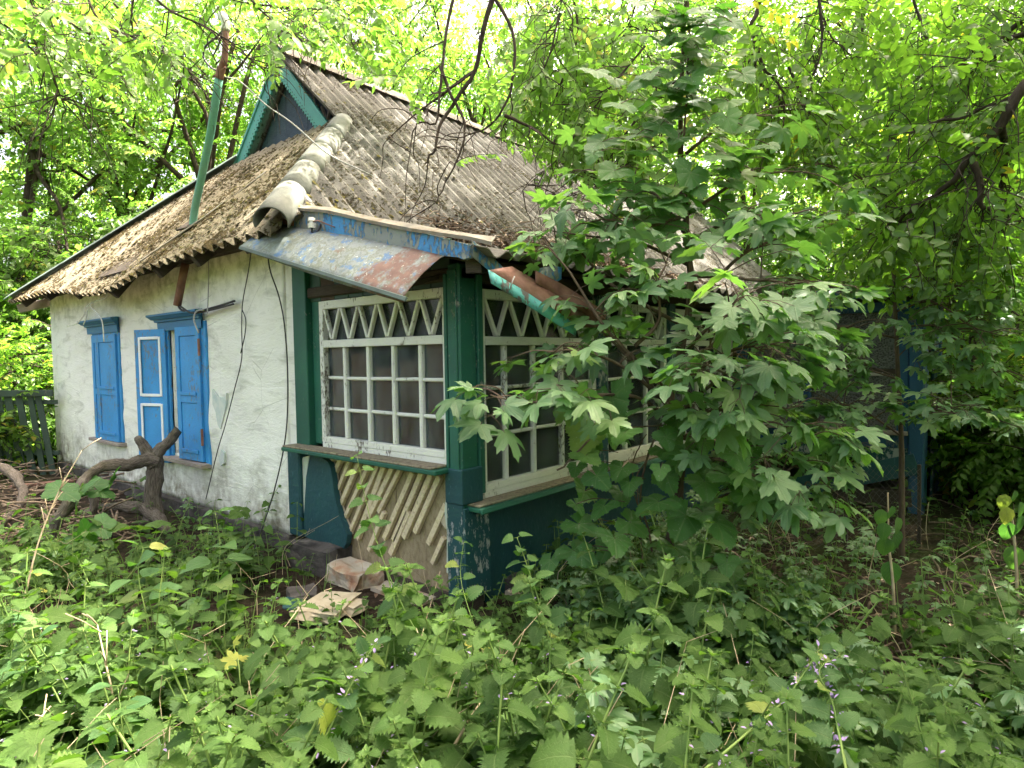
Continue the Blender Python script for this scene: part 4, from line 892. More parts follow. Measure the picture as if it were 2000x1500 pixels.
LM['herb'] = leafmat('herb_leaf', [(0, (.036, .080, .018)), (.4, (.058, .118, .024)), (.85, (.092, .168, .034)), (.965, (.13, .22, .05)), (.985, (.22, .29, .05)), (1, (.30, .32, .07))], (2.0, 2.3, .9), .34, .6, .22, 'pin')
LM['herb1'] = leafmat('herb_leaf_single', [(0, (.040, .10, .030)), (.5, (.062, .135, .038)), (.9, (.085, .17, .045)), (1, (.28, .31, .07))], (2.0, 2.3, .9), .34, .55, .3, 'pin', True)
LM['broad1'] = leafmat('broad_leaf_single', [(0, (.045, .12, .035)), (.5, (.065, .15, .042)), (.9, (.09, .18, .048)), (1, (.30, .31, .07))], (2.0, 2.3, .9), .34, .5, .35, 'pin', True)
LM['yellow1'] = leafmat('yellowing_leaf_single', [(0, (.17, .26, .04)), (.6, (.26, .31, .05)), (1, (.28, .28, .05))], (1.6, 1.6, .8), .36, .55, .3, 'palm', True)
LM['petal'] = Mat('lilac_petal', .6, .3).m; LM['petal'].node_tree.nodes['Principled BSDF'].inputs['Base Color'].default_value = (.30, .22, .42, 1)

O4 = leaf_ovate(3, .25, 0, .3, .2); O6 = leaf_ovate(5, .24, 0, .28, .28); OS = [leaf_ovate(14, .42+.03*i, .20, .22, .22+.14*i, .60, .52, .03*i) for i in range(3)]; OB = [leaf_ovate(8, .33+.02*i, .03, .2, .2+.12*i, .7, .75, .03*i) for i in range(3)]
ODI = proto([(0, 0, 0), (-.25, .45, .07), (0, .45, 0), (.25, .45, .07), (0, 1, -.12)], [(0, 2, 1), (0, 3, 2), (1, 2, 4), (2, 3, 4)], [(0, 0), (-1, .4), (0, .4), (1, .4), (0, 1)])
MP = [leaf_palm(MAPLE, True, .15+.13*i, i, .07, .05+.015*i) for i in range(6)]; ML = [leaf_palm(MAPLE_LO, False, .2, 20+i) for i in range(4)]; GR = [leaf_palm(grape_outline(), True, .3, 40+i, .03, .10) for i in range(5)]

def make_spray(leaf, n, L, size, seed, droop=.5, tilt=.5):
    """a leafy twig along +Y: returns leaf proto and twig points"""
    r = np.random.default_rng(seed); V, F_, U, T, c = [], [], [], [], 0
    tw = [(0.05*math.sin(t*4+seed), L*t, -droop*L*t*t*.5) for t in np.linspace(0, 1, 6)]; tw = np.array(tw)
    for i in range(n):
        t = (i+1)/n; p = np.array([np.interp(t, np.linspace(0, 1, 6), tw[:, k]) for k in range(3)]); s = 1 if i % 2 else -1
        an = s*math.radians(r.uniform(35, 85)) if i < n-1 else 0; d = np.array([[math.sin(an), math.cos(an), -tilt*r.uniform(.1, 1.3)]]); up = np.array([[r.normal(0, .35), r.normal(0, .35), 1]])
        R = orient(d, up, size*r.uniform(.7, 1.2))[0]; V.append(leaf['v'] @ R.T+p+np.array([0, 0, -.01])); F_.append(leaf['f']+c); U.append(leaf['u']); T.append(np.full(len(leaf['v']), r.normal(0, .12))); c += len(leaf['v'])
    return proto(np.concatenate(V), np.concatenate(F_), np.concatenate(U), np.concatenate(T)), tw
SPR = {'near': [make_spray(O6, 15, .42, .085, i) for i in range(4)], 'mid': [make_spray(O4, 18, .55, .095, 10+i) for i in range(4)], 'far': [make_spray(ODI, 20, .8, .15, 20+i, .5, .7) for i in range(4)], 'vfar': [make_spray(ODI, 18, 1.3, .27, 30+i, .4, .7) for i in range(4)]}

def in_house(p, m=.12): return -.25-m < p[0] < 12.8 and -.35-m < p[1] < 9.2 and p[2] < 5.4
def make_tree(name, label, base, trunk, r0, crowns, n, kind, mat, seed, gap=.0, freq=.5, nl=10, scale=1., twigs=True, bark='bark', group=None, limbs=(), tint=.5, spread=.27, noshow=None):
    r = np.random.default_rng(seed); root = thing(name, label, 'tree', tuple(base), group)
    W_ = Soup(); Lf = Soup(); tp = smooth_path([tuple(base)]+[tuple(q) for q in trunk], 5)
    rr = np.linspace(r0, r0*.35, len(tp)); W_.add(*tube(tp, rr, 8, seed, .06)[:2])
    vol = np.array([c[1][0]*c[1][1]*c[1][2] for c in crowns]); vol = vol/vol.sum(); pts, dirs = [], []
    tries = 0
    while len(pts) < n and tries < n*14:
        tries += 1; c = crowns[r.choice(len(crowns), p=vol)]; u = r.normal(size=3); u /= np.linalg.norm(u); q = r.random()**.42; p = np.array(c[0])+np.array(c[1])*u*q
        if gap and mnoise.noise(Vector(p*freq)+Vector((seed, 0, 0)))*.5+.5 < gap: continue
        if in_house(p) or p[2] < .25: continue
        if noshow and noshow(p): continue
        pts.append(p); dirs.append(u*np.array([1, 1, .35])+r.normal(0, .4, 3)+np.array([0, 0, -.15]))
    pts = np.array(pts); dirs = np.array(dirs); K = len(pts)
    # limbs towards sampled crown points
    nodes = [tp[len(tp)//2:]]
    ends = list(limbs)
    for i in range(nl):
        e = pts[r.integers(K)]; ends.append(e)
    for i, e in enumerate(ends):
        s = tp[int(len(tp)*r.uniform(.45, .98))]; m = (s+e)/2+r.normal(0, .12, 3)*np.linalg.norm(e-s)+np.array([0, 0, .08*np.linalg.norm(e-s)]); q = smooth_path([s, (s+m)/2+r.normal(0, .05, 3), m, (m+e)/2+r.normal(0, .08, 3), e], 4)
        W_.add(*tube(q, np.linspace(r0*.38, r0*.08, len(q)), 6, i)[:2]); nodes.append(q)
    nodes = np.concatenate(nodes)
    sp = SPR[kind]; ch = r.integers(len(sp), size=K); R = orient(dirs, r.normal(0, .3, (K, 3))+np.array([0, 0, 1.]), scale*r.uniform(.75, 1.25, K)); tn = np.clip(r.normal(tint, spread, K), 0, .93); tn[r.random(K) < .012] = .99
    for k in range(len(sp)):
        m = ch == k; Lf.inst(sp[k][0], R[m], pts[m], tn[m])
    if twigs:
        for i in range(0, K, 1 if kind == 'near' else 3):
            q = sp[ch[i]][1] @ R[i].T+pts[i]; 
            d2 = ((nodes-pts[i])**2).sum(1); j = int(d2.argmin())
            if d2[j] < 2.2**2: mid = (nodes[j]+pts[i])/2+r.normal(0, .07, 3); q = np.vstack([nodes[j], mid, q])
            W_.add(*tube(q, np.linspace(.010 if len(q) > 6 else .005, .0025, len(q))*max(1, scale*.8), 3, cap=False)[:2])
    W_.obj('trunk', MT[bark], root); Lf.obj('crown', LM[mat], root, smooth=False)
    return root


# ================================================================== TREES
def Z(p, z): q = np.array(p, float); q[2] = z; return q
def back_trees():
    # (px, depth, height of trunk, crowns [(dx px, dz, rx, rz)], n, kind, mat, label)
    T = [
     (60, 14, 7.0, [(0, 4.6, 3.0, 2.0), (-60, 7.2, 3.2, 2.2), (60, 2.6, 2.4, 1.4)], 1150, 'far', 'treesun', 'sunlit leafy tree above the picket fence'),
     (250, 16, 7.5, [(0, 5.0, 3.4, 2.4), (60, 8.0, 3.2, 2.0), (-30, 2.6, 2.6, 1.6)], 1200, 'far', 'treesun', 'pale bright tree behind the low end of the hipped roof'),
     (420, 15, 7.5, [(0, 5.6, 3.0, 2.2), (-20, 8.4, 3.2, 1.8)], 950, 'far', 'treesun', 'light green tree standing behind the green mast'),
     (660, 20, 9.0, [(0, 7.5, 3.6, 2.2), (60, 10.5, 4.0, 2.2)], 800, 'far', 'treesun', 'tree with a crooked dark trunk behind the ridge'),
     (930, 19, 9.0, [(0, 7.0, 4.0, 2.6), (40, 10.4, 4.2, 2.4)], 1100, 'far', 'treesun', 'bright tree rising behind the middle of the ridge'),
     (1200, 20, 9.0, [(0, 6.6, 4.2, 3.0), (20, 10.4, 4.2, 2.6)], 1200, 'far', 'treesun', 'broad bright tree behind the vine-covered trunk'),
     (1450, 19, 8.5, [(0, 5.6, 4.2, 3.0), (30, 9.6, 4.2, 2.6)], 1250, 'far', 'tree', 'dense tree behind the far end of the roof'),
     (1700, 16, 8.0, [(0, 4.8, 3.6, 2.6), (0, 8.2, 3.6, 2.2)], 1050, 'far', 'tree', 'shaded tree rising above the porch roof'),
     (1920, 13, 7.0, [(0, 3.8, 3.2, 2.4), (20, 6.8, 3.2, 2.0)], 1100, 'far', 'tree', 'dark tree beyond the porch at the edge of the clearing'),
     (2130, 7.2, 5.0, [(0, 3.4, 1.9, 1.5), (-30, 5.2, 2.0, 1.2), (10, 1.8, 1.5, 1.0)], 900, 'mid', 'tree', 'leafy tree crowding the right edge beside the porch'),
     (2150, 11, 6.0, [(0, 3.2, 2.6, 2.2), (-20, 5.6, 2.6, 1.8)], 800, 'far', 'tree', 'tree cut by the edge of the view beyond the porch'),
    ]
    for i, (px, d, h, cr, n, kind, mat, lab) in enumerate(T):
        b = gp(px, d, -.05); r = random.Random(i); top = Z(b+np.array([r.uniform(-.5, .5), r.uniform(-.5, .5), 0]), h)
        mid = Z(b+np.array([r.uniform(-.3, .3), r.uniform(-.3, .3), 0]), h*.5)
        crowns = [(Z(gp(px+dx, d), z), (rx, rx, rz)) for dx, z, rx, rz in cr]; hi = 1.56+.56*d
        if d > 10: crowns.append((Z(gp(px+40, d), hi-.8), (3.6, 3.6, 1.7))); n = int(n*1.25)
        make_tree('broadleaf_tree', lab, b, [mid, top], .16+.01*(i % 3), crowns, int(n*(.6 if i < 3 else .9)), kind, mat, 100+i, gap=.50 if i < 3 else .45, freq=.7, nl=9, tint=.5 if mat == 'treesun' else .42)
    far = [(-150, 26), (120, 30), (440, 34), (640, 38), (900, 31), (1180, 33), (1450, 30), (1800, 27), (1980, 24), (2250, 22)]
    labs = ['far left edge', 'the fence', 'the hipped roof', 'the gablet', 'the ridge', 'the climbing vine', 'the far roof end', 'the porch', 'the shaded shrubs', 'far right edge']
    for i, (px, d) in enumerate(far):
        b = gp(px, d, -.1); r = random.Random(50+i); c = [(Z(b, 3.2), (5.5, 5.5, 3.4)), (Z(b, 10.0), (5.5, 5.5, 4.6))] if i not in (3,) else [(Z(b, 4.5), (5, 5, 3.5)), (Z(b, 10), (4.5, 4.5, 2.5))]
        make_tree('woodland_tree', 'hazy woodland tree in the farthest row, beyond '+labs[i], b, [Z(b, 5), Z(b+np.array([.6, .2, 0]), 12)], .28, c, 520, 'vfar', 'treesun', 200+i, gap=.42, freq=.3, nl=8, twigs=False)
back_trees()

def shrubs():
    L = [(-60, 12.5, 4.6, 2.0, 900, 'tall sunlit bush at the far left behind the fence', 'far'), (190, 13.5, 4.4, 2.2, 800, 'tall sunlit bush behind the low corner of the roof', 'far'), (350, 13.0, 4.6, 1.7, 560, 'sunlit bush showing above the mossy hip', 'far'), (1560, 19.5, 5.5, 2.6, 800, 'pale bush beyond the far end of the long roof', 'far'), (1700, 15.5, 4.6, 2.0, 900, 'thick bush showing over the porch roof', 'far'), (1830, 12.5, 3.8, 1.7, 800, 'dense bush directly behind the porch', 'far'),
         (20, 9.8, 1.9, 1.3, 520, 'dark bush pressed behind the picket fence', 'mid'), (150, 10.6, 2.4, 1.3, 420, 'tall bush beside the far corner of the white wall', 'mid'), (-120, 9.2, 1.7, 1.2, 380, 'bush at the outer end of the picket fence', 'mid'),
         (1905, 7.2, 1.9, 1.1, 520, 'shaded shrub right beside the porch post', 'mid'), (1990, 8.6, 2.2, 1.3, 520, 'dark shrub behind the porch shrubs', 'mid'), (2080, 6.0, 1.6, 1.0, 380, 'shrub cut by the right edge below the big branch', 'mid'), (1930, 10.5, 2.6, 1.6, 480, 'tall dark thicket shrub beyond the porch', 'far')]
    for i, (px, d, h, r, n, lab, kind) in enumerate(L):
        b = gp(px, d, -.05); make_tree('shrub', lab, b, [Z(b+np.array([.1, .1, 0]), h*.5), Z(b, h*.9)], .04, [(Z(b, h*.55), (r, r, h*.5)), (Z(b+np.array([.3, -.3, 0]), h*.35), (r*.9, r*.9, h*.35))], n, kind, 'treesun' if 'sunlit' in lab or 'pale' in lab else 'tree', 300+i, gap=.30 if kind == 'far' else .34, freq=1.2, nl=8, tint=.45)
shrubs()

def canopy():
    """the trees whose crowns hang over the clearing, trunks outside the picture; plus unseen trees added for shade and reflections"""
    def hide(p):                         # keep the high crowns above the picture so only the hanging boughs show
        v = p-CAM; dz = v@AX_W
        if dz < .3: return False
        y = 750-F_PX*(v@AX_U)/dz; x = 1000+F_PX*(v@AX_R)/dz
        return y > -40 and -100 < x < 2100
    b = gp(2500, 9.0); b2 = gp(2900, 6.0); b3 = gp(1500, 21.0)
    make_tree('overhanging_tree', 'tall tree outside the view whose crown shades the cottage roof', b, [Z(b, 6), Z(np.array([8., -1., 0]), 12.5)], .3, [((6.2, -.8, 14.0), (3.6, 3.4, 1.2)), ((9.5, 1.0, 14.5), (3.4, 3.6, 1.3)), ((7.5, 3.2, 14.0), (3.0, 2.6, 1.1)), ((10.5, -2.5, 13.5), (3.2, 3.0, 1.2))], 860, 'far', 'tree', 401, gap=.43, freq=.7, nl=14, noshow=hide, twigs=False, scale=1.25)
    make_tree('overhanging_tree', 'tall tree outside the view whose crown shades the herbs in front', b2, [Z(b2, 6), Z(np.array([6., -4.5, 0]), 12.0)], .3, [((4.6, -3.6, 12.6), (3.0, 3.0, 1.0)), ((7.6, -5.2, 13.0), (3.4, 3.0, 1.2)), ((4.0, -6.0, 12.0), (2.8, 2.4, 1.0)), ((6.6, -2.8, 13.2), (2.6, 2.4, 1.0))], 820, 'far', 'tree', 402, gap=.34, freq=.7, nl=12, noshow=hide, twigs=False, scale=1.25)
    def out(p):                          # stays clear of the picture and of the camera
        v = p-CAM; dz = v@AX_W
        if np.linalg.norm(v) < 2.2: return True
        if dz < .2: return False
        x = 1000+F_PX*(v@AX_R)/dz; y = 750-F_PX*(v@AX_U)/dz; return x < 2120 and y > -60
    for i, (x, y, h, lab) in enumerate(((2.6, -6.6, 5.5, 'unseen leafy tree added to darken the right side, nearest the camera'), (5.6, -6.0, 6.0, 'unseen leafy tree added to darken the right side, level with the porch'), (-.6, -6.8, 5.0, 'unseen leafy tree added to darken the right side, behind the camera'))):  # unseen trees added to darken the right side
        b = np.array([x, y, -.05]); make_tree('woodland_tree', lab, b, [Z(b, h*.5), Z(b+np.array([.3, .2, 0]), h)], .13, [(Z(b, h*.55), (2.2, 2.2, h*.38)), (Z(b+np.array([.2, .8, 0]), h), (2.4, 2.4, 1.6))], 420, 'far', 'tree', 420+i, gap=.30, freq=.8, nl=6, noshow=out, twigs=False, scale=1.2)
    for i, (x, y, h, lab) in enumerate(((-14.0, 1.0, 5.0, 'unseen distant tree added for the pane reflections, facing the gable wall'), (-13.0, 7.0, 5.5, 'unseen distant tree added for the pane reflections, facing the fence corner'), (-12.0, -6.0, 5.0, 'unseen distant tree added for the pane reflections, behind the camera'), (-4.0, -13.0, 5.0, 'unseen distant tree added for the pane reflections, facing the veranda front'))):  # unseen trees added to green the pane reflections and the wall's light
        b = np.array([x, y, -.05]); make_tree('woodland_tree', lab, b, [Z(b, h*.5), Z(b, h)], .2, [(Z(b, h*.5), (3.6, 3.6, h*.48))], 220, 'vfar', 'tree', 440+i, gap=.2, freq=.5, nl=5, noshow=out, twigs=False)
canopy()

LIMX = [-200, 330, 390, 400, 470, 485, 538, 550, 600, 800, 900, 1000, 1100, 1180, 1300, 2100]; LIMY = [205, 210, 175, 30, 30, 150, 190, 105, 115, 195, 255, 305, 355, 400, 620, 620]
def boughs():
    """hanging boughs that reach into the top of the picture, twig by twig"""
    sets = [
     ('overhanging_bough', 'leafy bough hanging into the upper left corner in front of the mast', 'treesun', 21, .5,
      [[(-150, -60, 4.3), (40, 5, 4.3), (190, 80, 4.4), (250, 190, 4.5)], [(-120, 20, 4.2), (0, 40, 4.2), (90, 130, 4.3), (130, 200, 4.3)], [(150, -80, 4.6), (195, 40, 4.6), (300, 90, 4.7), (360, 130, 4.8)], [(250, -60, 4.5), (330, 20, 4.6), (420, 60, 4.7), (500, 120, 4.8), (540, 150, 4.8)], [(420, -80, 4.6), (500, 10, 4.7), (560, 60, 4.8), (600, 70, 4.8)], [(20, -90, 4.9), (70, 30, 5.0), (60, 90, 5.1), (160, 150, 5.2)], [(-60, 60, 5.4), (60, 110, 5.5), (180, 170, 5.6)], [(300, -80, 5.2), (260, 20, 5.3), (330, 100, 5.4), (420, 150, 5.6)], [(350, -60, 4.9), (450, 0, 5.0), (600, 20, 5.2), (690, 30, 5.3)]], 24),
     ('overhanging_bough', 'bare-stemmed bough drooping over the middle of the roof', 'treesun', 22, .62,
      [[(985, -80, 4.4), (955, 20, 4.4), (925, 140, 4.5), (865, 240, 4.5), (845, 320, 4.5), (825, 340, 4.5)], [(900, -60, 4.5), (870, 60, 4.5), (858, 180, 4.5), (850, 250, 4.5), (822, 265, 4.5), (815, 325, 4.5)], [(950, -30, 4.3), (1000, 60, 4.3), (1003, 160, 4.3), (985, 235, 4.35), (940, 280, 4.4), (905, 310, 4.4)], [(985, 225, 4.35), (1040, 245, 4.4), (1085, 262, 4.5)], [(925, 140, 4.5), (840, 195, 4.6), (760, 255, 4.7)], [(860, 130, 4.5), (880, 180, 4.5), (905, 250, 4.5), (880, 330, 4.5), (840, 400, 4.5)]], 6),
     ('overhanging_bough', 'fine-twigged bough spreading over the centre of the picture', 'treesun', 23, .55,
      [[(1100, -80, 5.4), (1130, 60, 5.4), (1090, 190, 5.5), (1060, 290, 5.5)], [(1260, -70, 5.3), (1225, 50, 5.3), (1140, 130, 5.4), (1130, 230, 5.5)], [(1340, 200, 5.2), (1270, 270, 5.2), (1180, 305, 5.3), (1080, 315, 5.4)], [(1380, 30, 5.2), (1280, 60, 5.3), (1180, 50, 5.4), (1050, 30, 5.5)], [(1300, -60, 5.9), (1240, 120, 5.9), (1170, 220, 6.0), (1120, 300, 6.0)], [(1000, -60, 6.2), (1060, 80, 6.2), (1020, 180, 6.3), (1030, 260, 6.4)], [(760, -60, 6.4), (720, 40, 6.5), (690, 100, 6.6)], [(880, -60, 6.6), (790, 60, 6.7), (740, 90, 6.8)], [(640, -70, 6.0), (660, 20, 6.1), (700, 80, 6.2)], [(1110, -60, 4.9), (1070, 110, 4.9), (1010, 210, 4.95), (940, 270, 5.0)], [(1260, 90, 4.9), (1160, 210, 4.9), (1090, 310, 5.0), (1030, 370, 5.0)], [(1340, 250, 4.8), (1230, 320, 4.8), (1150, 380, 4.8), (1100, 400, 4.8)], [(1330, 150, 4.9), (1240, 230, 4.9), (1160, 330, 5.0), (1110, 390, 5.0)]], 24),
     ('overhanging_bough', 'dark forked bough between the vine and the right edge', 'tree', 24, .5,
      [[(1500, -80, 4.8), (1478, 20, 4.8), (1462, 60, 4.8), (1482, 130, 4.9), (1512, 180, 4.9), (1505, 240, 5.0)], [(1475, 100, 4.85), (1480, 150, 4.9), (1530, 190, 5.0), (1560, 240, 5.1)], [(1590, -60, 5.0), (1605, 60, 5.0), (1585, 150, 5.1), (1560, 220, 5.2)], [(1760, -70, 5.0), (1800, 50, 5.0), (1818, 90, 5.1), (1830, 160, 5.1)], [(1590, -30, 5.3), (1620, 60, 5.3), (1650, 80, 5.4)], [(1700, -60, 5.6), (1680, 80, 5.7), (1640, 200, 5.8), (1660, 300, 5.9)], [(1540, 130, 5.2), (1600, 250, 5.3), (1660, 330, 5.4), (1730, 370, 5.5)]], 20),
     ('overhanging_bough', 'thick bough entering from the right edge with an elbow', 'tree', 25, .45,
      [[(2120, 60, 3.9), (2000, 170, 3.9), (1955, 245, 3.95), (1905, 315, 4.0), (1870, 365, 4.1), (1830, 400, 4.2), (1780, 440, 4.3)], [(1900, 318, 4.0), (1920, 355, 4.0), (1928, 395, 4.0), (1950, 412, 4.0), (2050, 412, 3.95)], [(2100, 120, 4.2), (1980, 190, 4.2), (1920, 215, 4.25), (1850, 245, 4.3), (1790, 280, 4.4)], [(2080, -40, 4.4), (1990, 40, 4.4), (1900, 110, 4.5), (1850, 140, 4.6)], [(2080, 60, 4.7), (1960, 80, 4.8), (1930, 150, 4.9), (1960, 230, 5.0)], [(1955, 245, 3.95), (1965, 320, 4.3), (1940, 430, 4.6), (1900, 520, 4.8)], [(1905, 315, 4.3), (1860, 450, 4.8), (1830, 560, 5.2)]], 22),
    ]
    thick = {24: .020, 25: .040, 22: .022, 21: .017, 23: .014}
    for name, lab, mat, seed, tint, polys, per in sets:
        r = np.random.default_rng(seed); root = thing(name, lab, 'tree branch', tuple(at(*polys[0][1]))); W_ = Soup(); Lf = Soup(); P, D, N = [], [], []
        for bi, poly in enumerate(polys):
            p = smooth_path([at(*q) for q in poly], 6); jit = np.cumsum(r.normal(0, .010, p.shape), 0)*np.linspace(0, 1, len(p))[:, None]; p = p+jit; t0 = thick[seed]*(1 if bi == 0 else .62)
            W_.add(*tube(p, np.linspace(t0, t0*.25, len(p)), 7, bi, .05)[:2])
            for j in range(per):
                k = r.integers(int(len(p)*.15), len(p)); tg = p[min(k+1, len(p)-1)]-p[max(k-1, 0)]; tg /= np.linalg.norm(tg); d = tg*.5+r.normal(0, .75, 3)+np.array([0, 0, -.15]); d /= np.linalg.norm(d); L = r.uniform(.12, .45)
                e = p[k]+d*L; m = (p[k]+e)/2+r.normal(0, .04, 3); q = smooth_path([p[k], m, e, e+(d+np.array([0, 0, -.8]))*.12], 3); W_.add(*tube(q, np.linspace(.005, .002, len(q)), 4, cap=False)[:2])
                for z in range(2 if per > 10 else 1):
                    if per < 10 and r.random() < .35: continue
                    P.append(q[-1] if z == 0 else q[len(q)//2]); D.append(d+r.normal(0, .5, 3)+np.array([0, 0, -.4])); N.append(r.normal(tint, .15))
        P, D, N = np.array(P), np.array(D), np.clip(np.array(N), 0, .93); N[r.random(len(N)) < .01] = .99; K = len(P); ch = r.integers(4, size=K); R = orient(D, r.normal(0, .45, (K, 3))+np.array([0, 0, 1.]), r.uniform(.7, 1.15, K))
        def low(p, x_=LIMX, y_=LIMY):           # boughs end above the roof line
            v = p-CAM; dz = v@AX_W; return 750-F_PX*(v@AX_U)/dz > np.interp(1000+F_PX*(v@AX_R)/dz, x_, y_)+(95 if seed == 22 else 0)
        ok = np.array([not (low(P[i]) or low(P[i]+R[i] @ SPR['near'][ch[i]][1][-1])) for i in range(K)])
        for k in range(4):
            m = (ch == k) & ok; Lf.inst(SPR['near'][k][0], R[m], P[m], N[m])
            for i in np.where(m)[0]: W_.add(*tube(SPR['near'][k][1] @ R[i].T+P[i], np.linspace(.003, .0015, 6), 3, cap=False)[:2])
        W_.obj('branches', MT['bark'], root); Lf.obj('foliage', LM[mat], root, smooth=False)
boughs()

# ================================================================== MAPLE SAPLINGS AND VINE (each large leaf its own part)
MEM = [pmesh(p, 'maple_leaf_mesh', LM['maple1']) for p in MP]; MEG = [pmesh(p, 'grape_leaf_mesh', LM['grape1']) for p in GR]; MEH = [pmesh(p, 'herb_leaf_mesh', LM['herb1']) for p in OS]; MEB = [pmesh(p, 'broad_leaf_mesh', LM['broad1']) for p in OB]
MEY = [pmesh(p, 'yellow_leaf_mesh', LM['yellow1']) for p in MP[:3]]
def leaf_obj(me, pos, d, up, size, parent, name='leaf'):
    R = orient(np.array([d], float), np.array([up], float), 1.0)[0]; o = bpy.data.objects.new(name, me); COL.objects.link(o); o.parent = parent
    M = Matrix.Identity(4)
    for i in range(3):
        for j in range(3): M[i][j] = R[i][j]*size
    M.translation = Vector(pos)-Vector(parent.location); o.matrix_local = M; return o
def sapling(name, label, base, polys, specs, size, seed, nobj=300, mat='maple', bark='ybark', flat=.42, rad=.022):
    """polys: woody paths (first = stem). specs: per path (number of leaf groups, leaves per group, reach)"""
    r = np.random.default_rng(seed); root = thing(name, label, 'sapling', tuple(base)); W_ = Soup(); LV = []
    for bi, (poly, (ng, npg, reach)) in enumerate(zip(polys, specs)):
        p = smooth_path(poly, 6); p = p+np.cumsum(r.normal(0, .004, p.shape), 0)*np.linspace(0, 1, len(p))[:, None]; W_.add(*tube(p, np.linspace(rad if bi == 0 else rad*.36, rad*.3 if bi == 0 else .003, len(p)), 7, bi, .05)[:2])
        for g in range(ng):
            k = int(r.uniform(.25, 1)*(len(p)-1)); tg = p[min(k+1, len(p)-1)]-p[max(0, k-1)]; tg /= max(1e-6, np.linalg.norm(tg)); d = tg*.6+r.normal(0, .8, 3)*np.array([1, 1, .3]); d /= np.linalg.norm(d); e = p[k]+d*reach*r.uniform(.3, 1)+np.array([0, 0, .04])
            q = smooth_path([p[k], (p[k]+e)/2+np.array([0, 0, .02]), e], 3); W_.add(*tube(q, np.linspace(.0045, .0025, len(q)), 4, cap=False)[:2])
            for l in range(npg):
                a = r.uniform(0, 2*PI); ld = np.array([math.cos(a), math.sin(a), r.uniform(-.9, .1)])*.7+d*.5; ld /= np.linalg.norm(ld); pet = r.uniform(.05, .12)*size/.1; s = e+ld*pet+np.array([0, 0, -.015])
                W_.add(*tube([e, (e+s)/2+np.array([0, 0, .01]), s], .0016, 3, cap=False)[:2]); up = np.array([r.normal(0, flat), r.normal(0, flat), 1.0])-AX_W*.15
                LV.append((s, ld, up, size*(.5+.75*r.random()**.8)))
    W_.obj('stem', MT[bark], root)
    order = r.permutation(len(LV)); dist = [np.linalg.norm(LV[i][0]-CAM) for i in range(len(LV))]; order = sorted(range(len(LV)), key=lambda i: dist[i]-LV[i][3]*8)
    for i in order[:nobj]: leaf_obj(MEM[int(r.integers(6))], LV[i][0], LV[i][1], LV[i][2], LV[i][3], root)
    rest = order[nobj:]
    if rest:
        Lf = Soup(); A = np.array([LV[i][0] for i in rest]); D = np.array([LV[i][1] for i in rest]); U = np.array([LV[i][2] for i in rest]); S_ = np.array([LV[i][3] for i in rest]); R = orient(D, U, S_); ch = r.integers(6, size=len(rest)); tn = np.clip(r.normal(.5, .2, len(rest)), 0, 1)
        for k in range(6): m = ch == k; Lf.inst(MP[k], R[m], A[m], tn[m])
        o = Lf.obj('crown', LM[mat], root); o['kind'] = 'stuff'
    return root
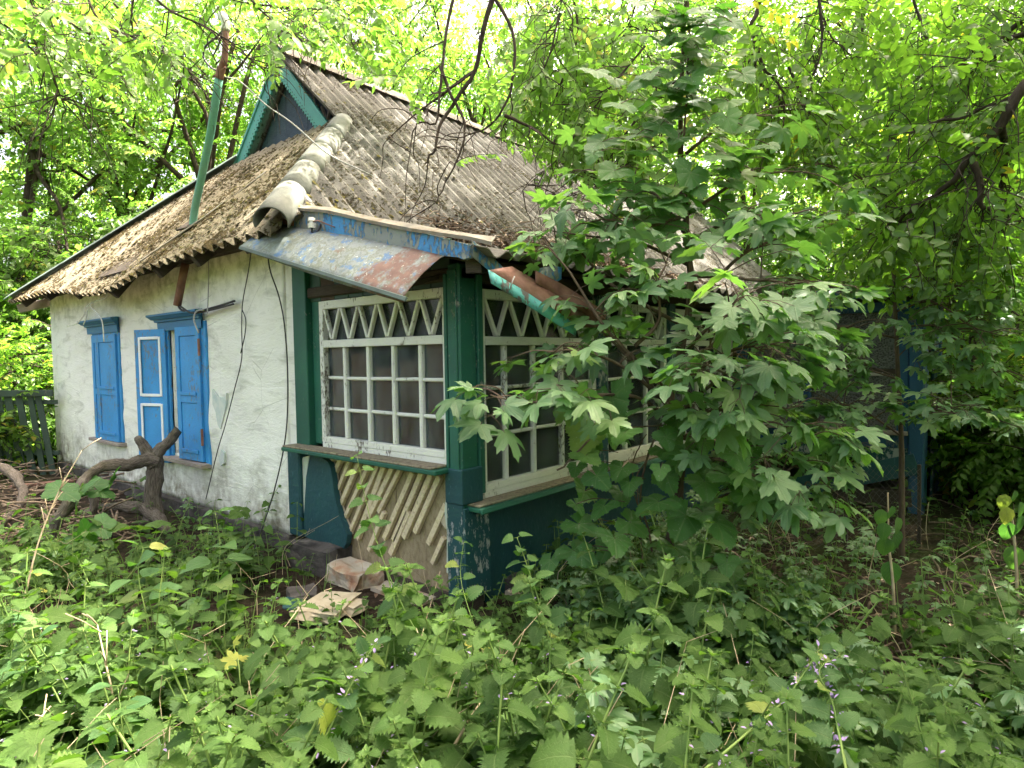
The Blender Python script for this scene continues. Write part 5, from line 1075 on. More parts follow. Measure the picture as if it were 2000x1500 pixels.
def saplings():
    A = lambda *q: tuple(at(*q))
    polys = [[A(1302, 1215, 3.85), A(1306, 1080, 3.82), A(1324, 970, 3.80), A(1312, 850, 3.78), A(1308, 780, 3.78), A(1330, 690, 3.8), A(1352, 580, 3.85), A(1346, 450, 3.9), A(1335, 330, 3.95), A(1342, 180, 4.0), A(1348, 40, 4.05), A(1350, -60, 4.1)],
      [A(1310, 820, 3.78), A(1240, 775, 3.6), A(1130, 772, 3.4), A(1030, 785, 3.25), A(950, 770, 3.2)], [A(1308, 790, 3.75), A(1220, 720, 3.55), A(1140, 690, 3.45), A(1060, 690, 3.4)], [A(1300, 760, 3.75), A(1190, 650, 3.5), A(1110, 530, 3.5), A(1050, 470, 3.5)],
      [A(1240, 676, 3.6), A(1284, 628, 3.55), A(1287, 556, 3.5), A(1311, 499, 3.5)], [A(1320, 760, 3.75), A(1400, 700, 3.5), A(1470, 680, 3.4), A(1510, 700, 3.35)], [A(1310, 830, 3.75), A(1400, 800, 3.5), A(1500, 820, 3.4), A(1600, 850, 3.4)], [A(1312, 850, 3.75), A(1420, 880, 3.6), A(1500, 930, 3.5), A(1560, 900, 3.5)],
      [A(1350, 600, 3.85), A(1450, 500, 3.9), A(1560, 455, 4.0), A(1620, 450, 4.0)], [A(1348, 470, 3.9), A(1270, 370, 4.0), A(1180, 340, 4.1), A(1120, 335, 4.2)], [A(1340, 420, 3.9), A(1450, 350, 4.0), A(1540, 335, 4.1), A(1580, 335, 4.1)], [A(1330, 700, 3.7), A(1380, 640, 3.4), A(1420, 600, 3.2), A(1440, 560, 3.2)], [A(1312, 820, 3.7), A(1380, 760, 3.35), A(1420, 740, 3.2), A(1470, 760, 3.1)],
      [A(1340, 640, 3.8), A(1200, 560, 3.7), A(1130, 490, 3.75), A(1070, 470, 3.75)], [A(1350, 520, 3.9), A(1240, 470, 3.8), A(1150, 460, 3.8), A(1080, 450, 3.8)]]
    polys += [[A(1320, 900, 3.7), A(1420, 900, 3.5), A(1520, 960, 3.4), A(1600, 1000, 3.4)], [A(1312, 860, 3.75), A(1400, 830, 3.8), A(1480, 800, 3.9), A(1560, 790, 4.0)], [A(1320, 740, 3.75), A(1420, 650, 3.8), A(1500, 620, 3.9), A(1560, 640, 4.0)], [A(1310, 800, 3.7), A(1230, 700, 3.75), A(1180, 640, 3.8), A(1150, 600, 3.85)]]
    polys += [[A(1346, 470, 3.9), A(1430, 430, 3.8), A(1520, 420, 3.8), A(1600, 400, 3.9)], [A(1350, 540, 3.85), A(1420, 540, 3.7), A(1500, 550, 3.7), A(1580, 560, 3.8)], [A(1340, 420, 3.9), A(1270, 440, 3.7), A(1200, 430, 3.7), A(1140, 440, 3.7)], [A(1340, 300, 3.95), A(1420, 240, 4.0), A(1500, 230, 4.0)]]
    specs = [(0, 0, .2), (15, 3, .30), (8, 3, .24), (7, 3, .24), (7, 3, .26), (14, 4, .32), (14, 4, .36), (10, 4, .32), (9, 4, .36), (6, 4, .36), (6, 4, .36), (8, 4, .30), (9, 4, .32), (7, 3, .22), (7, 3, .22), (6, 4, .32), (6, 4, .32), (7, 4, .32), (5, 4, .28), (7, 4, .36), (8, 4, .36), (8, 4, .3), (2, 4, .34)]
    sapling('maple_sapling', 'maple sapling with big pale leaves in front of the veranda window, trunk wrapped in vines', gp(1302, 3.85), polys, specs, .132, 61, 300, rad=.036)
    polys = [[A(1762, 1110, 4.7), A(1760, 960, 4.7), A(1758, 850, 4.7), A(1750, 700, 4.7), A(1745, 600, 4.7), A(1735, 480, 4.75), A(1725, 380, 4.8), A(1735, 250, 4.9)],
      [A(1758, 850, 4.7), A(1700, 810, 4.5), A(1650, 790, 4.4), A(1600, 800, 4.3)], [A(1758, 830, 4.7), A(1800, 800, 4.4), A(1850, 800, 4.2), A(1890, 810, 4.1)], [A(1755, 740, 4.7), A(1680, 720, 4.5), A(1600, 725, 4.4), A(1530, 730, 4.3)], [A(1748, 660, 4.7), A(1650, 640, 4.5), A(1560, 650, 4.4), A(1480, 640, 4.3)],
      [A(1745, 610, 4.7), A(1820, 590, 4.5), A(1900, 640, 4.3), A(1970, 660, 4.2)], [A(1745, 590, 4.7), A(1650, 570, 4.6), A(1550, 560, 4.5), A(1480, 590, 4.5)], [A(1738, 500, 4.75), A(1820, 470, 4.7), A(1900, 480, 4.6), A(1960, 520, 4.6)], [A(1735, 470, 4.75), A(1650, 440, 4.7), A(1580, 440, 4.7), A(1530, 460, 4.7)], [A(1728, 400, 4.8), A(1800, 350, 4.8), A(1860, 360, 4.8), A(1920, 400, 4.8)], [A(1728, 380, 4.8), A(1650, 330, 4.9), A(1600, 320, 4.9)], [A(1745, 640, 4.7), A(1830, 640, 4.5), A(1900, 700, 4.4), A(1960, 740, 4.3)], [A(1735, 560, 4.7), A(1790, 540, 4.6), A(1860, 560, 4.5), A(1930, 590, 4.5)]]
    specs = [(3, 3, .2), (20, 4, .30), (20, 4, .3), (22, 4, .30), (22, 4, .3), (22, 4, .34), (22, 4, .32), (18, 4, .36), (15, 4, .32), (15, 4, .36), (11, 4, .34), (20, 4, .34), (18, 4, .34)]
    sapling('maple_sapling', 'slender maple sapling with a bare pole stem in front of the porch window', gp(1762, 4.7), polys, specs, .088, 62, 300, rad=.022)
    polys = [[A(1560, 1080, 4.3), A(1545, 1000, 4.3), A(1530, 930, 4.3), A(1500, 860, 4.3)], [A(1530, 930, 4.3), A(1480, 880, 4.2), A(1440, 870, 4.1)], [A(1520, 900, 4.3), A(1580, 860, 4.2), A(1630, 880, 4.2)], [A(1540, 980, 4.3), A(1480, 960, 4.2), A(1430, 970, 4.1)], [A(1535, 960, 4.3), A(1600, 950, 4.2), A(1640, 920, 4.2)]]
    sapling('maple_sapling', 'low maple sapling leaning over the chain-link fence', gp(1560, 4.3), polys, [(2, 3, .15), (9, 4, .24), (9, 4, .22), (9, 4, .24), (8, 4, .22)], .085, 63, 160, rad=.012)
saplings()
def vine():
    r = np.random.default_rng(71); A = lambda *q: at(*q); base = gp(1285, 3.75)
    root = thing('grape_vine', 'wild grape vine with large toothed leaves climbing the maple trunk', 'vine', tuple(base)); W_ = Soup(); n = 0
    paths = [[A(1285, 1210, 3.75), A(1270, 1050, 3.72), A(1250, 980, 3.72), A(1262, 900, 3.7), A(1300, 800, 3.72), A(1335, 690, 3.75), A(1345, 560, 3.8), A(1350, 420, 3.85), A(1338, 300, 3.88), A(1345, 150, 3.9), A(1350, 0, 3.95)],
             [A(1300, 1200, 3.7), A(1310, 1040, 3.7), A(1330, 920, 3.7), A(1300, 850, 3.7), A(1330, 760, 3.7)], [A(1262, 900, 3.7), A(1240, 940, 3.65), A(1248, 1010, 3.65), A(1262, 1120, 3.68)], [A(1255, 1010, 3.68), A(1238, 960, 3.66), A(1234, 900, 3.68), A(1250, 850, 3.7)], [A(1300, 830, 3.65), A(1200, 840, 3.5), A(1130, 880, 3.4), A(1080, 930, 3.35)], [A(1320, 850, 3.6), A(1390, 860, 3.45), A(1440, 900, 3.4)]]
    for i, p in enumerate(paths): q = smooth_path(p, 6); q = q+np.cumsum(r.normal(0, .006, q.shape), 0)*np.linspace(0, 1, len(q))[:, None]; W_.add(*tube(q, [.007, .009, .004, .004, .005, .005][i], 6)[:2])
    # leaves: pixel position, depth, size
    spots = []
    for (px, py, s) in ((1195, 810, 95), (1150, 880, 100), (1220, 870, 70), (1165, 950, 60), (1215, 935, 60), (1180, 1010, 62), (1230, 1045, 70), (1130, 1050, 75), (1200, 1080, 80), (1335, 905, 105), (1285, 1010, 85), (1340, 1040, 95), (1400, 1060, 110), (1420, 960, 95), (1250, 820, 60), (1300, 870, 50), (1380, 1170, 80), (1330, 1150, 70), (1460, 990, 80), (1290, 930, 40), (1120, 1100, 70), (1075, 1115, 60), (1230, 960, 50)):
        spots.append((px, py, 3.35+r.uniform(-.15, .2), s*1.0))
    for (px, py, s) in ((1200, 360, 80), (1240, 410, 85), (1290, 330, 80), (1290, 390, 80), (1200, 440, 80), (1260, 455, 80), (1310, 460, 70), (1350, 380, 70), (1400, 330, 80), (1330, 290, 75), (1290, 270, 75), (1390, 280, 80), (1430, 300, 70), (1380, 220, 60), (1420, 250, 60), (1330, 230, 60), (1300, 200, 60), (1350, 180, 60), (1310, 140, 60), (1370, 130, 55), (1420, 150, 55), (1290, 100, 55), (1350, 90, 55), (1400, 80, 55), (1320, 50, 55), (1380, 30, 55), (1430, 60, 50), (1280, 40, 50), (1240, 300, 70), (1360, 330, 70), (1180, 400, 60), (1340, 520, 70), (1400, 560, 80), (1370, 600, 75), (1260, 560, 70), (1220, 480, 70), (1330, 590, 75), (1310, 20, 50), (1410, 190, 55), (1270, 160, 50)):
        spots.append((px, py, 3.75+r.uniform(-.2, .15), s*.95))
    for i in range(95):
        py = 520*r.random()**.85-20; wd = 40+py*.17; spots.append((1345+r.normal(0, wd)-py*.08, py, 3.8+r.uniform(-.25, .2), r.uniform(38, 78)))
    for i in range(34): py = r.uniform(-20, 200); spots.append((1348+r.normal(0, 34), py, 3.85+r.uniform(-.15, .2), r.uniform(36, 60)))
    for i in range(26): spots.append((r.uniform(1120, 1460), r.uniform(830, 1180), 3.5+r.uniform(-.2, .2), r.uniform(40, 80)))
    for px, py, d, s in spots:
        p = at(px, py-s*.35, d); size = s/F_PX*d*.66; c = at(1335 if py < 780 else 1310, py-20, 3.85); W_.add(*tube(smooth_path([c*.35+p*.65+np.array([0, 0, .02]), (c+p*5)/6+np.array([0, 0, .03]), p], 3), .0025, 4, cap=False)[:2])
        ld = AX_R*r.normal(0, .7)-np.array([0, 0, 1])*r.uniform(.2, .8)-AX_W*r.uniform(.2, .9); up = -AX_W*r.uniform(.2, .8)+np.array([0, 0, 1])*r.uniform(.7, 1.3)+AX_R*r.normal(0, .4)
        leaf_obj(MEG[int(r.integers(5))], p, ld, up, size, root)
    W_.obj('stems', MT['ybark'], root)
vine()

# ================================================================== UNDERGROWTH
def herb_proto(seed, H_, pairs, leaf, s0, s1, open_=1.0, flowers=False):
    r = np.random.default_rng(seed); V, F_, U, T, c = [], [], [], [], 0; lean = r.uniform(-.25, .25, 2); sp = np.array([[lean[0]*t*t*H_, lean[1]*t*t*H_, H_*t*(1-.06*t)] for t in np.linspace(0, 1, 8)]); pet = []
    for i in range(pairs):
        t = .12+.86*(i+1)/pairs; p = np.array([np.interp(t, np.linspace(0, 1, 8), sp[:, k]) for k in range(3)]); a0 = i*PI/2+r.normal(0, .25)
        for s in (0, PI):
            a = a0+s+r.normal(0, .15); sz = (s0+(s1-s0)*(i/(pairs-1))**1.3)*r.uniform(.75, 1.2); d = np.array([math.cos(a), math.sin(a), r.uniform(-.35, .25)]); pl = sz*.28; R = orient(d[None], np.array([[r.normal(0, .25), r.normal(0, .25), 1]]), sz)[0]; q = p+d*pl; lf = leaf[int(r.integers(len(leaf)))]
            V.append(lf['v'] @ R.T+q); F_.append(lf['f']+c); U.append(lf['u']); T.append(np.full(len(lf['v']), r.normal(0, .10)+.16*(t-.5))); c += len(lf['v']); pet.append([p, q])
        if flowers and t > .45:
            for k in range(7):                      # little spiky calyces round the node
                a = r.uniform(0, 2*PI); d = np.array([math.cos(a), math.sin(a), .7]); R = orient(d[None], np.array([[0, 0, 1.]]), r.uniform(.016, .026))[0]; V.append(ODI['v'] @ R.T+p); F_.append(ODI['f']+c); U.append(ODI['u']*0+.5); T.append(np.full(5, .25)); c += 5
    S = Soup(); S.add(*tube(sp, np.linspace(.0036, .0018, 8), 4, cap=False)[:2])
    for a, b in pet: S.add(*tube([a, b], .0012, 3, cap=False)[:2])
    return proto(np.concatenate(V), np.concatenate(F_), np.concatenate(U), np.concatenate(T)), proto(np.concatenate(S.v), np.concatenate(S.f)), sp
OSL = [leaf_ovate(6, .38, .14, .2, .25, .62, .7), leaf_ovate(6, .42, .12, .25, .35, .62, .7)]
HP = {'hore': [herb_proto(i, .28+.05*i, 6+i % 3, OS, .088, .032, 1, True) for i in range(6)], 'hore_lo': [herb_proto(50+i, .28+.05*i, 6, OSL, .07, .028, 1, False) for i in range(4)], 'map': [herb_proto(10+i, .16+.05*i, 3, MP, .075, .05) for i in range(4)], 'broad': [herb_proto(20+i, .34+.06*i, 4, OB, .12, .06) for i in range(4)], 'round': [herb_proto(60+i, .14+.06*i, 2, GR, .085, .06) for i in range(4)], 'low': [herb_proto(30+i, .10+.03*i, 3, OSL, .055, .035) for i in range(4)]}
def undergrowth():
    r = np.random.default_rng(81); L = {k: Soup() for k in HP}; St = Soup(); cnt = 0; fl = []
    def soil(px, py):                     # bare strip right of the maple and round the rubble
        k = 1.0
        if px > 1380 and py < 1170: k = .25
        elif px > 1380 and py < 1230: k = .45
        if px > 1600 and 1250 < py < 1380 and px < 1800: k = .4
        if px < 270 and py < 1080: k = .12
        elif px < 440 and py < 1090: k = .3
        if 545 < px < 730 and 1110 < py < 1215: k = .16
        return k
    N = 5050
    for i in range(N):
        px, py = r.uniform(-250, 2250), 1000+1150*r.random()**1.15
        if i > 3300: py = r.uniform(985, 1170)
        mound = i > 4700
        if mound: px, py = r.uniform(1130, 1600), r.uniform(1130, 1330)
        if r.random() > soil(px, py): continue
        p = onZ(px, py, .0); d = (p-CAM)@AX_W
        if d < 1.15 or (p[0] > -.10 and p[1] > -.14) or (p[0] > -.45 and .2 < p[1] < 1.9 and r.random() < .75): continue
        p[2] = ground_h(p[0], p[1])
        w_ = np.array([.56, .06, .05, .20, .13]) # hore, map, broad, low, round
        if px < 620: w_ = np.array([.32, .02, .30, .18, .18])
        if 1080 < px < 1750: w_ = np.array([.20, .46, .04, .20, .10])
        if px > 1750: w_ = np.array([.30, .16, .08, .30, .14])
        cl = mnoise.noise(Vector((p[0]*1.4, p[1]*1.4, 2.)))           # species grow in clumps
        w_ = w_*np.array([1+1.5*max(0, cl), 1, 1+2.5*max(0, -cl), 1, 1+2*max(0, mnoise.noise(Vector((p[0]*1.9, p[1]*1.9, 7.))))])
        k = ['hore', 'map', 'broad', 'low', 'round'][r.choice(5, p=w_/w_.sum())]
        if mound: k = 'map' if px > 1080 and r.random() < .7 else 'hore'
        if k == 'hore' and d > 3.2: k = 'hore_lo'
        v = int(r.integers(len(HP[k]))); a = r.uniform(0, 2*PI); s = (.6+1.1*r.random()**1.6)*(.85 if d > 3.3 else 1.0)
        if mound: s = r.uniform(1.0, 1.6)
        if k == 'broad': s = min(s, 1.15)*.9
        if 900 < px < 1180 and d > 2.5: s = min(s, .95)
        if 500 < px < 780 and 1195 < py < 1400: s *= .7
        if px > 1380: s *= .85
        tl = r.normal(0, .16, 2); up = np.array([[tl[0], tl[1], 1.]]); R = orient(np.array([[math.cos(a), math.sin(a), 0]]), up, 1.)[0]
        R = np.stack([R[:, 0], R[:, 1], R[:, 2]], 1)*s; lf, st, sp = HP[k][v]; tn = float(np.clip(r.normal(.45 if px < 900 else .34, .15), 0, .68));  # darker tint towards the right, dimmer light put into the leaf colour
        if r.random() < .004: tn = .975
        L[k].inst(lf, R[None], p[None], np.array([tn])); St.inst(st, R[None], p[None], np.array([.5])); cnt += 1
        if k == 'hore' and d < 2.9:
            for t in (.55, .72, .88): fl.append(R @ np.array([np.interp(t, np.linspace(0, 1, 8), sp[:, q]) for q in range(3)])+p)
    names = {'hore': ('toothed_herbs', 'dense toothed-leaf herbs filling the foreground', 'herbs'), 'hore_lo': ('low_herbs', 'herbs growing along the foot of the walls', 'herbs'), 'map': ('maple_seedlings', 'carpet of maple seedlings right of the middle', 'seedlings'), 'broad': ('broadleaf_herbs', 'broad-leaved plants among the herbs at the left', 'herbs'), 'round': ('round_leaved_herbs', 'round lobed leaves low among the herbs', 'herbs'), 'low': ('ground_leaves', 'small low leaves covering the soil', 'ground cover')}
    for k, S in L.items():
        o = S.obj(names[k][0], LM['maple'] if k == 'map' else LM['herb']); o['kind'] = 'stuff'; tag(o, names[k][1], names[k][2])
    o = St.obj('herb_stems', MT['stem']); o['kind'] = 'stuff'; tag(o, 'thin green stems of the undergrowth', 'stems')
    Dr = Soup()
    for i in range(150):
        px, py = r.uniform(-100, 2100), 1050+900*r.random(); p = onZ(px, py, .0); d = (p-CAM)@AX_W
        if d < 1.3 or (p[0] > -.12 and p[1] > -.15): continue
        h = r.uniform(.2, .55); q = smooth_path([p, p+np.array([r.normal(0, .06), r.normal(0, .06), h*.5]), p+np.array([r.normal(0, .18), r.normal(0, .18), h])], 4); Dr.add(*tube(q, np.linspace(.0028, .0012, len(q)), 4, cap=False)[:2])
        for b in range(int(r.integers(0, 4))): k = int(r.integers(3, len(q))); e = q[k]+r.normal(0, .05, 3)+[0, 0, .03]; Dr.add(*tube([q[k], e], .0013, 3, cap=False)[:2])
    o = Dr.obj('dry_stems', MT['dry']); o['kind'] = 'stuff'; tag(o, 'thin straw-coloured dead stems among the herbs', 'stems')
    Gs = Soup(); BL = proto([(-.5, 0, 0), (.5, 0, 0), (-.4, .45, .12), (.4, .45, .12), (0, 1, -.05)], [(0, 1, 3), (0, 3, 2), (2, 3, 4)])
    for i in range(260):
        px, py = r.uniform(-100, 2100), 1080+850*r.random(); p = onZ(px, py, .0); d = (p-CAM)@AX_W
        if d < 1.3 or (p[0] > -.12 and p[1] > -.15): continue
        for b in range(5): dr = np.array([[r.normal(0, .5), r.normal(0, .5), 1.]]); R = orient(dr, r.normal(0, 1, (1, 3)), r.uniform(.15, .38)); R[:, :, 0] *= .022; Gs.inst(BL, R, p[None], np.array([r.uniform(.5, .9)]))
    o = Gs.obj('grass_blades', LM['herb']); o['kind'] = 'stuff'; tag(o, 'scattered grass blades between the herbs', 'grass')
    Fl = Soup()
    for p in fl:
        for q in range(int(r.integers(0, 3))):
            d = r.normal(0, 1, 3); d[2] = abs(d[2])*.4; R = orient(d[None], np.array([[0, 0, 1.]]), r.uniform(.010, .017)); Fl.inst(O4, R, (p+d/np.linalg.norm(d)*.008)[None], np.array([.5]))
    o = Fl.obj('herb_blossoms', LM['petal'], smooth=False); o['kind'] = 'stuff'; tag(o, 'tiny lilac blossoms on the herbs', 'blossoms')
    return cnt
print('undergrowth', undergrowth())
# litter: dry leaves on soil and on the roof
def litter():
    r = np.random.default_rng(91); S = Soup(); P, D = [], []
    for i in range(2600):
        px, py = r.uniform(-100, 2100), r.uniform(940, 1500)
        if px < 1300 and r.random() < .6: continue
        p = onZ(px, py, .01)
        if p[0] > -.1 and p[1] > -.1: continue
        p[2] = ground_h(p[0], p[1])+.012; P.append(p); D.append([r.normal(), r.normal(), r.normal(0, .25)])
    P, D = np.array(P), np.array(D); K = len(P); S.inst(O4, orient(D, r.normal(0, .35, (K, 3))+np.array([0, 0, 1.]), r.uniform(.025, .06, K)), P, r.random(K)); o = S.obj('leaf_litter', MT['dryleaf']); o['kind'] = 'stuff'; tag(o, 'brown fallen leaves on the soil', 'leaf litter')
    S = Soup(); P, D = [], []
    for i in range(2600):
        x = 1.2+3.9*r.random()**1.2; y = 1.30+abs(r.normal(0, .22))*(1-.6*abs(x-2.6)/3); 
        if r.random() < .3: y = 1.35-r.random()*1.2
        z = (EZ+S_R*(y-EY) if y > EY else 2.16+.245*(y+.33))+.03+abs(r.normal(0, .025)); P.append((x, y, z)); D.append([r.normal(), r.normal(), r.normal(0, .3)])
    P, D = np.array(P), np.array(D); K = len(P); S.inst(O4, orient(D, r.normal(0, .5, (K, 3))+np.array([0, 0, 1.]), r.uniform(.03, .07, K)), P, r.random(K))
    W_ = Soup()
    for i in range(260):
        x = 1.0+4*r.random(); y = 1.35+abs(r.normal(0, .2)); z = EZ+S_R*max(0, y-EY)+.05; a = r.uniform(0, PI); d = np.array([math.cos(a), math.sin(a), r.normal(0, .25)])*r.uniform(.05, .22); W_.add(*tube([np.array([x, y, z])-d, np.array([x, y, z+.02]), np.array([x, y, z])+d], .004, 3, cap=False)[:2])
    o = S.obj('roof_litter', MT['dryleaf']); o['kind'] = 'stuff'; tag(o, 'dry leaves heaped at the foot of the roof slope', 'leaf litter'); o2 = W_.obj('roof_twigs', MT['twig']); o2['kind'] = 'stuff'; tag(o2, 'dead twigs lying in the roof litter', 'twigs')
M = Mat('dry_leaf', .85, .2); a_ = M.n('ShaderNodeAttribute'); a_.attribute_name = 'tint'; M.base(M.ramp(a_.outputs['Fac'], [(0, (.055, .035, .022)), (.5, (.13, .085, .055)), (.85, (.26, .18, .12)), (1, (.42, .33, .25))])); MT['dryleaf'] = M.m
litter()

# ================================================================== PLANTS THAT STAND OUT ONE BY ONE
def herb_thing(label, path, pairs, s0, s1, meshes, seed, r0=.005, flowers=False, stem='stem', start=.12, name='herb'):
    r = np.random.default_rng(seed); p = smooth_path(path, 6); root = thing(name, label, 'plant', tuple(p[0])); W_ = Soup(); W_.add(*tube(p, np.linspace(r0, r0*.2, len(p)), 6)[:2])
    for i in range(pairs):
        t = start+(1-start)*(i+1)/pairs; k = min(len(p)-1, int(t*(len(p)-1))); tg = p[min(k+1, len(p)-1)]-p[max(0, k-1)]; tg /= np.linalg.norm(tg); x = np.cross(tg, [0, 0, 1.]); x = x/np.linalg.norm(x) if np.linalg.norm(x) > .1 else AX_R; y = np.cross(tg, x); a0 = i*PI/2*1.05+.4
        for s in (0, PI):
            a = a0+s; d = x*math.cos(a)+y*math.sin(a)+tg*.3+r.normal(0, .15, 3); d[2] -= .15; sz = (s0+(s1-s0)*(i/max(1, pairs-1)))*r.uniform(.8, 1.15); q = p[k]+d*sz*.25; W_.add(*tube([p[k], q], .0015, 3, cap=False)[:2]); leaf_obj(meshes[int(r.integers(len(meshes)))], q, d, np.array([0, 0, 1.])+r.normal(0, .25, 3)-AX_W*.35, sz, root)
        if flowers:
            Fl = Soup()
            for q in range(6): d = r.normal(0, 1, 3); R = orient(d[None], np.array([[0, 0, 1.]]), r.uniform(.012, .02)); Fl.inst(O4, R, (p[k]+d/np.linalg.norm(d)*.012)[None], np.array([.5]))
            Fl.obj('blossom', LM['petal'], root, False)
    W_.obj('stem', MT[stem], root); return root
def features():
    A = lambda *q: at(*q)
    herb_thing('tall toothed herb climbing in front of the torn lath panel', [A(965, 1455, 2.6), A(880, 1330, 2.75), A(800, 1210, 2.9), A(745, 1085, 3.0), A(715, 980, 3.05), A(697, 890, 3.1)], 15, .125, .05, MEH, 1, .005)
    herb_thing('leafy herb with jagged tops in front of the teal dado', [A(1085, 1300, 2.75), A(1060, 1200, 2.8), A(1035, 1120, 2.85), A(1010, 1050, 2.9)], 10, .11, .05, MEH, 2, .005)
    herb_thing('herb leaning against the foot of the corner post', [A(960, 1330, 2.7), A(925, 1220, 2.8), A(900, 1130, 2.9), A(905, 1060, 2.95)], 9, .10, .045, MEH, 3, .004)
    herb_thing('pale green herb stem slanting up from the bottom edge left of centre', [A(590, 1520, 1.75), A(640, 1430, 1.85), A(690, 1330, 1.95), A(730, 1260, 2.05)], 8, .10, .06, MEH, 4, .0045, True)
    herb_thing('flowering herb with lilac whorls right of the bottom centre', [A(1310, 1560, 1.6), A(1450, 1440, 1.75), A(1530, 1370, 1.85), A(1580, 1300, 1.95), A(1600, 1270, 2.0)], 10, .075, .04, MEH, 5, .0045, True)
    herb_thing('flowering herb curving up to the right at the bottom edge', [A(1660, 1540, 1.65), A(1640, 1440, 1.75), A(1625, 1370, 1.85), A(1600, 1310, 1.9), A(1640, 1280, 1.95)], 9, .075, .04, MEH, 6, .0045, True)
    herb_thing('broad-leaved plant near the wall below the near shutter', [A(430, 1240, 3.6), A(425, 1150, 3.65), A(430, 1070, 3.7), A(420, 1000, 3.75)], 6, .19, .10, MEB, 7, .005)
    herb_thing('broad-leaved plant with a pair of very large leaves at the left', [A(300, 1300, 3.1), A(285, 1200, 3.15), A(270, 1120, 3.2), A(280, 1070, 3.25)], 5, .19, .10, MEB, 8, .005)
    herb_thing('broad-leaved plant at the left edge of the herbs', [A(60, 1400, 2.5), A(70, 1300, 2.55), A(60, 1210, 2.6)], 5, .14, .08, MEB, 9, .005)
    herb_thing('broad-leaved plant in the lower left among the herbs', [A(250, 1520, 2.1), A(240, 1430, 2.15), A(230, 1340, 2.2)], 5, .14, .08, MEB, 10, .005)
    herb_thing('yellowing maple seedling glowing among the left-hand herbs', [A(290, 1420, 2.4), A(285, 1360, 2.45), A(278, 1310, 2.5)], 2, .07, .055, MEY, 11, .004)
    herb_thing('small yellow-leaved seedling above the left-hand herbs', [A(470, 1340, 2.6), A(465, 1290, 2.65), A(455, 1260, 2.7)], 2, .06, .045, MEY, 12, .004)
    herb_thing('yellow-spotted seedling low beside the corner post', [A(930, 1330, 2.5), A(935, 1290, 2.55), A(935, 1265, 2.6)], 1, .05, .05, MEY, 13, .003)
    herb_thing('pale maple seedling catching light at the right of the soil', [A(1600, 1330, 2.9), A(1600, 1290, 2.95), A(1605, 1240, 3.0)], 3, .10, .07, MEM, 14, .004)
    herb_thing('maple seedling with dark leaves in the lower right middle', [A(1150, 1420, 2.3), A(1150, 1350, 2.35), A(1155, 1290, 2.4)], 3, .10, .07, MEM, 15, .004)
    herb_thing('grey-green vine shoot crossing the dead trunk', [A(60, 1010, 4.9), A(120, 960, 5.0), A(170, 960, 5.2), A(215, 940, 5.4)], 4, .16, .12, MEG[:3], 16, .004, stem='ybark')
    herb_thing('grape shoot low beside the dead trunk', [A(120, 1090, 4.6), A(150, 1050, 4.7), A(200, 1030, 4.8)], 3, .15, .12, MEG[:3], 17, .004, stem='ybark')
    # withered lily-like stalks
    for i, (px, y0, y1, d, lab) in enumerate(((1742, 1200, 962, 3.5, 'single stalk with hanging green pod-like leaves over the bare soil'), (1982, 1150, 1010, 3.6, 'pod-leaved stalk at the right edge over the bare soil'))):
        p = smooth_path([A(px+6, y0+60, d), A(px+2, y0-60, d), A(px-6, y0-140, d), A(px-8, y1, d)], 6); root = thing('withered_stalk', lab, 'plant', tuple(p[0])); W_ = Soup(); W_.add(*tube(p, np.linspace(.010, .004, len(p)), 6)[:2]); W_.obj('stem', MT['dry'], root)
        for k, (dx, dy, s) in enumerate(((2, -105, .17), (12, -165, .16), (-6, -150, .13), (14, -190, .12), (-14, -205, .11), (4, -212, .10), (-10, -180, .12))):
            q = A(px+dx-4, y0+dy+ (20 if i else 0), d-.01*k); leaf_obj(MEB[k % 3], q, np.array([0, 0, -1.])+AX_R*(.1*dx/10), -AX_W+AX_R*(.5 if k % 2 else -.5), s*.9, root)
    # dry stalks
    for i, (path, br, lab) in enumerate((([A(45, 1180, 3.6), A(75, 1060, 3.7), A(115, 960, 3.8), A(160, 880, 3.9)], 8, 'dry branched stalk in front of the dead trunk'), ([A(245, 1480, 2.3), A(225, 1380, 2.35), A(205, 1290, 2.4), A(190, 1220, 2.45)], 7, 'straw-coloured dry stalk among the left-hand herbs'), ([A(0, 1500, 1.9), A(60, 1430, 2.0), A(130, 1390, 2.1)], 4, 'pale dry stick lying in the lower left corner'), ([A(880, 1470, 2.0), A(920, 1400, 2.1), A(965, 1335, 2.2)], 2, 'bleached dry stick among the herbs at the bottom centre'))):
        r = random.Random(i); p = smooth_path(path, 6); root = thing('dry_stalk', lab, 'plant', tuple(p[0])); W_ = Soup(); W_.add(*tube(p, np.linspace(.006, .0025, len(p)), 5)[:2])
        for b in range(br): k = r.randrange(len(p)//3, len(p)); d = np.array([r.gauss(0, .6), r.gauss(0, .6), r.uniform(.2, 1)])+(p[-1]-p[0]); d = d/np.linalg.norm(d)*r.uniform(.05, .14); W_.add(*tube([p[k], p[k]+d*.5+[0, 0, .005], p[k]+d], .0025, 4)[:2])
        W_.obj('stem', MT['dry'], root)
features()

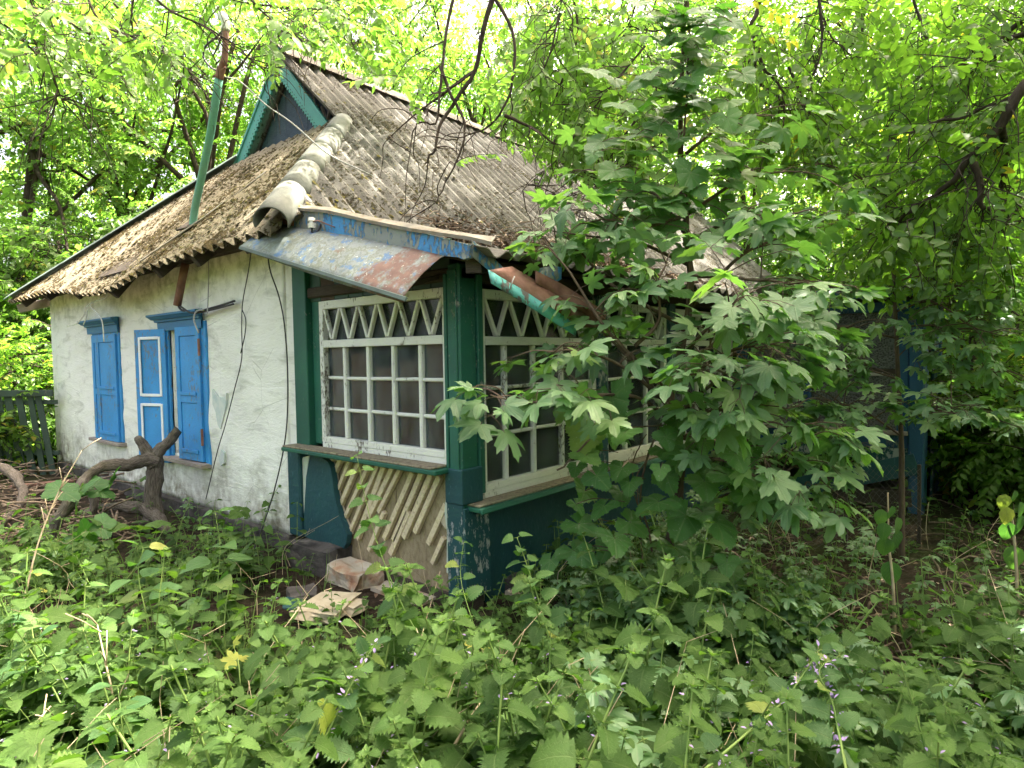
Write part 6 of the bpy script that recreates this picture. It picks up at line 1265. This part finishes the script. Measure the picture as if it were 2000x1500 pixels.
# ================================================================== MOSS CUSHIONS ON THE SHEETS
def moss():
    r = np.random.default_rng(111); S = Soup(); n = 7; an = np.arange(n)/n*2*PI
    B = proto([(0, 0, .5)]+[(math.cos(a)*(.75+.25*math.sin(a*3+1)), math.sin(a)*(.8+.2*math.cos(a*2)), 0) for a in an], [(0, 1+i, 1+(i+1) % n) for i in range(n)])
    def put(P, nrm, along, sz):
        K = len(P); R = orient(np.broadcast_to(along, (K, 3))+r.normal(0, .1, (K, 3)), np.broadcast_to(nrm, (K, 3)), sz); R[:, :, 1] *= r.uniform(1, 2.4, K)[:, None]; R[:, :, 2] *= .7; S.inst(B, R, P, r.random(K))
    nR = np.array([0, -S_R, 1.])/math.hypot(1, S_R); fall = np.array([0, -1, -S_R]); P, Q = [], []
    while len(P) < 2600:                     # main slope: in the valleys, thickest beside the hip pipe
        y = r.uniform(1.4, 4.2); x = -.2+8*r.random()**1.7
        if y < 3.09 and x < HX+(y-1.4)*1.036+.12: continue
        if y >= 3.09 and x < 1.32: continue
        if r.random() > .25+.75*math.exp(-max(0, x-.9)*1.1) and r.random() > .45: continue
        xv = -.40+(math.floor((x+.40)/.175)+.5)*.175+r.normal(0, .018) if r.random() < .75 else x
        ph = math.cos(2*PI*(xv+.40)/.175); p = np.array([xv, y, EZ+S_R*(y-EY)])+nR*(.030*ph+.018); p[2] += sag(Vector(p)); P.append(p)
    put(np.array(P), nR, fall, r.uniform(.008, .024, len(P)))
    nH = np.array([-S_H, 0, 1.])/math.hypot(1, S_H); fall = np.array([-1, 0, -S_H])
    while len(Q) < 3600:
        x = r.uniform(-.36, 1.35); y0 = 1.40+(x-HX)*.966+.15; y1 = 8.62-(x-HX)*1.82-.1; y = r.uniform(y0, y1)
        if mnoise.noise(Vector((x*2, y*2, 0)))*.5+.5 < r.random()*.75: continue
        p = np.array([x, y, HZ+S_H*(x-HX)])+nH*(.030*math.cos(2*PI*(y-1.35)/.175)+.02); p[2] += sag(Vector(p)); Q.append(p)
    put(np.array(Q), nH, fall, r.uniform(.008, .024, len(Q)))
    o = S.obj('roof_moss', MT['moss']); o['kind'] = 'stuff'; tag(o, 'dark moss cushions growing on the roof sheets', 'moss')
M = Mat('moss', .95, .1); a_ = M.n('ShaderNodeAttribute'); a_.attribute_name = 'tint'; M.base(M.ramp(a_.outputs['Fac'], [(0, (.022, .018, .008)), (.5, (.05, .042, .014)), (.85, (.085, .075, .02)), (1, (.12, .11, .03))])); MT['moss'] = M.m
moss()
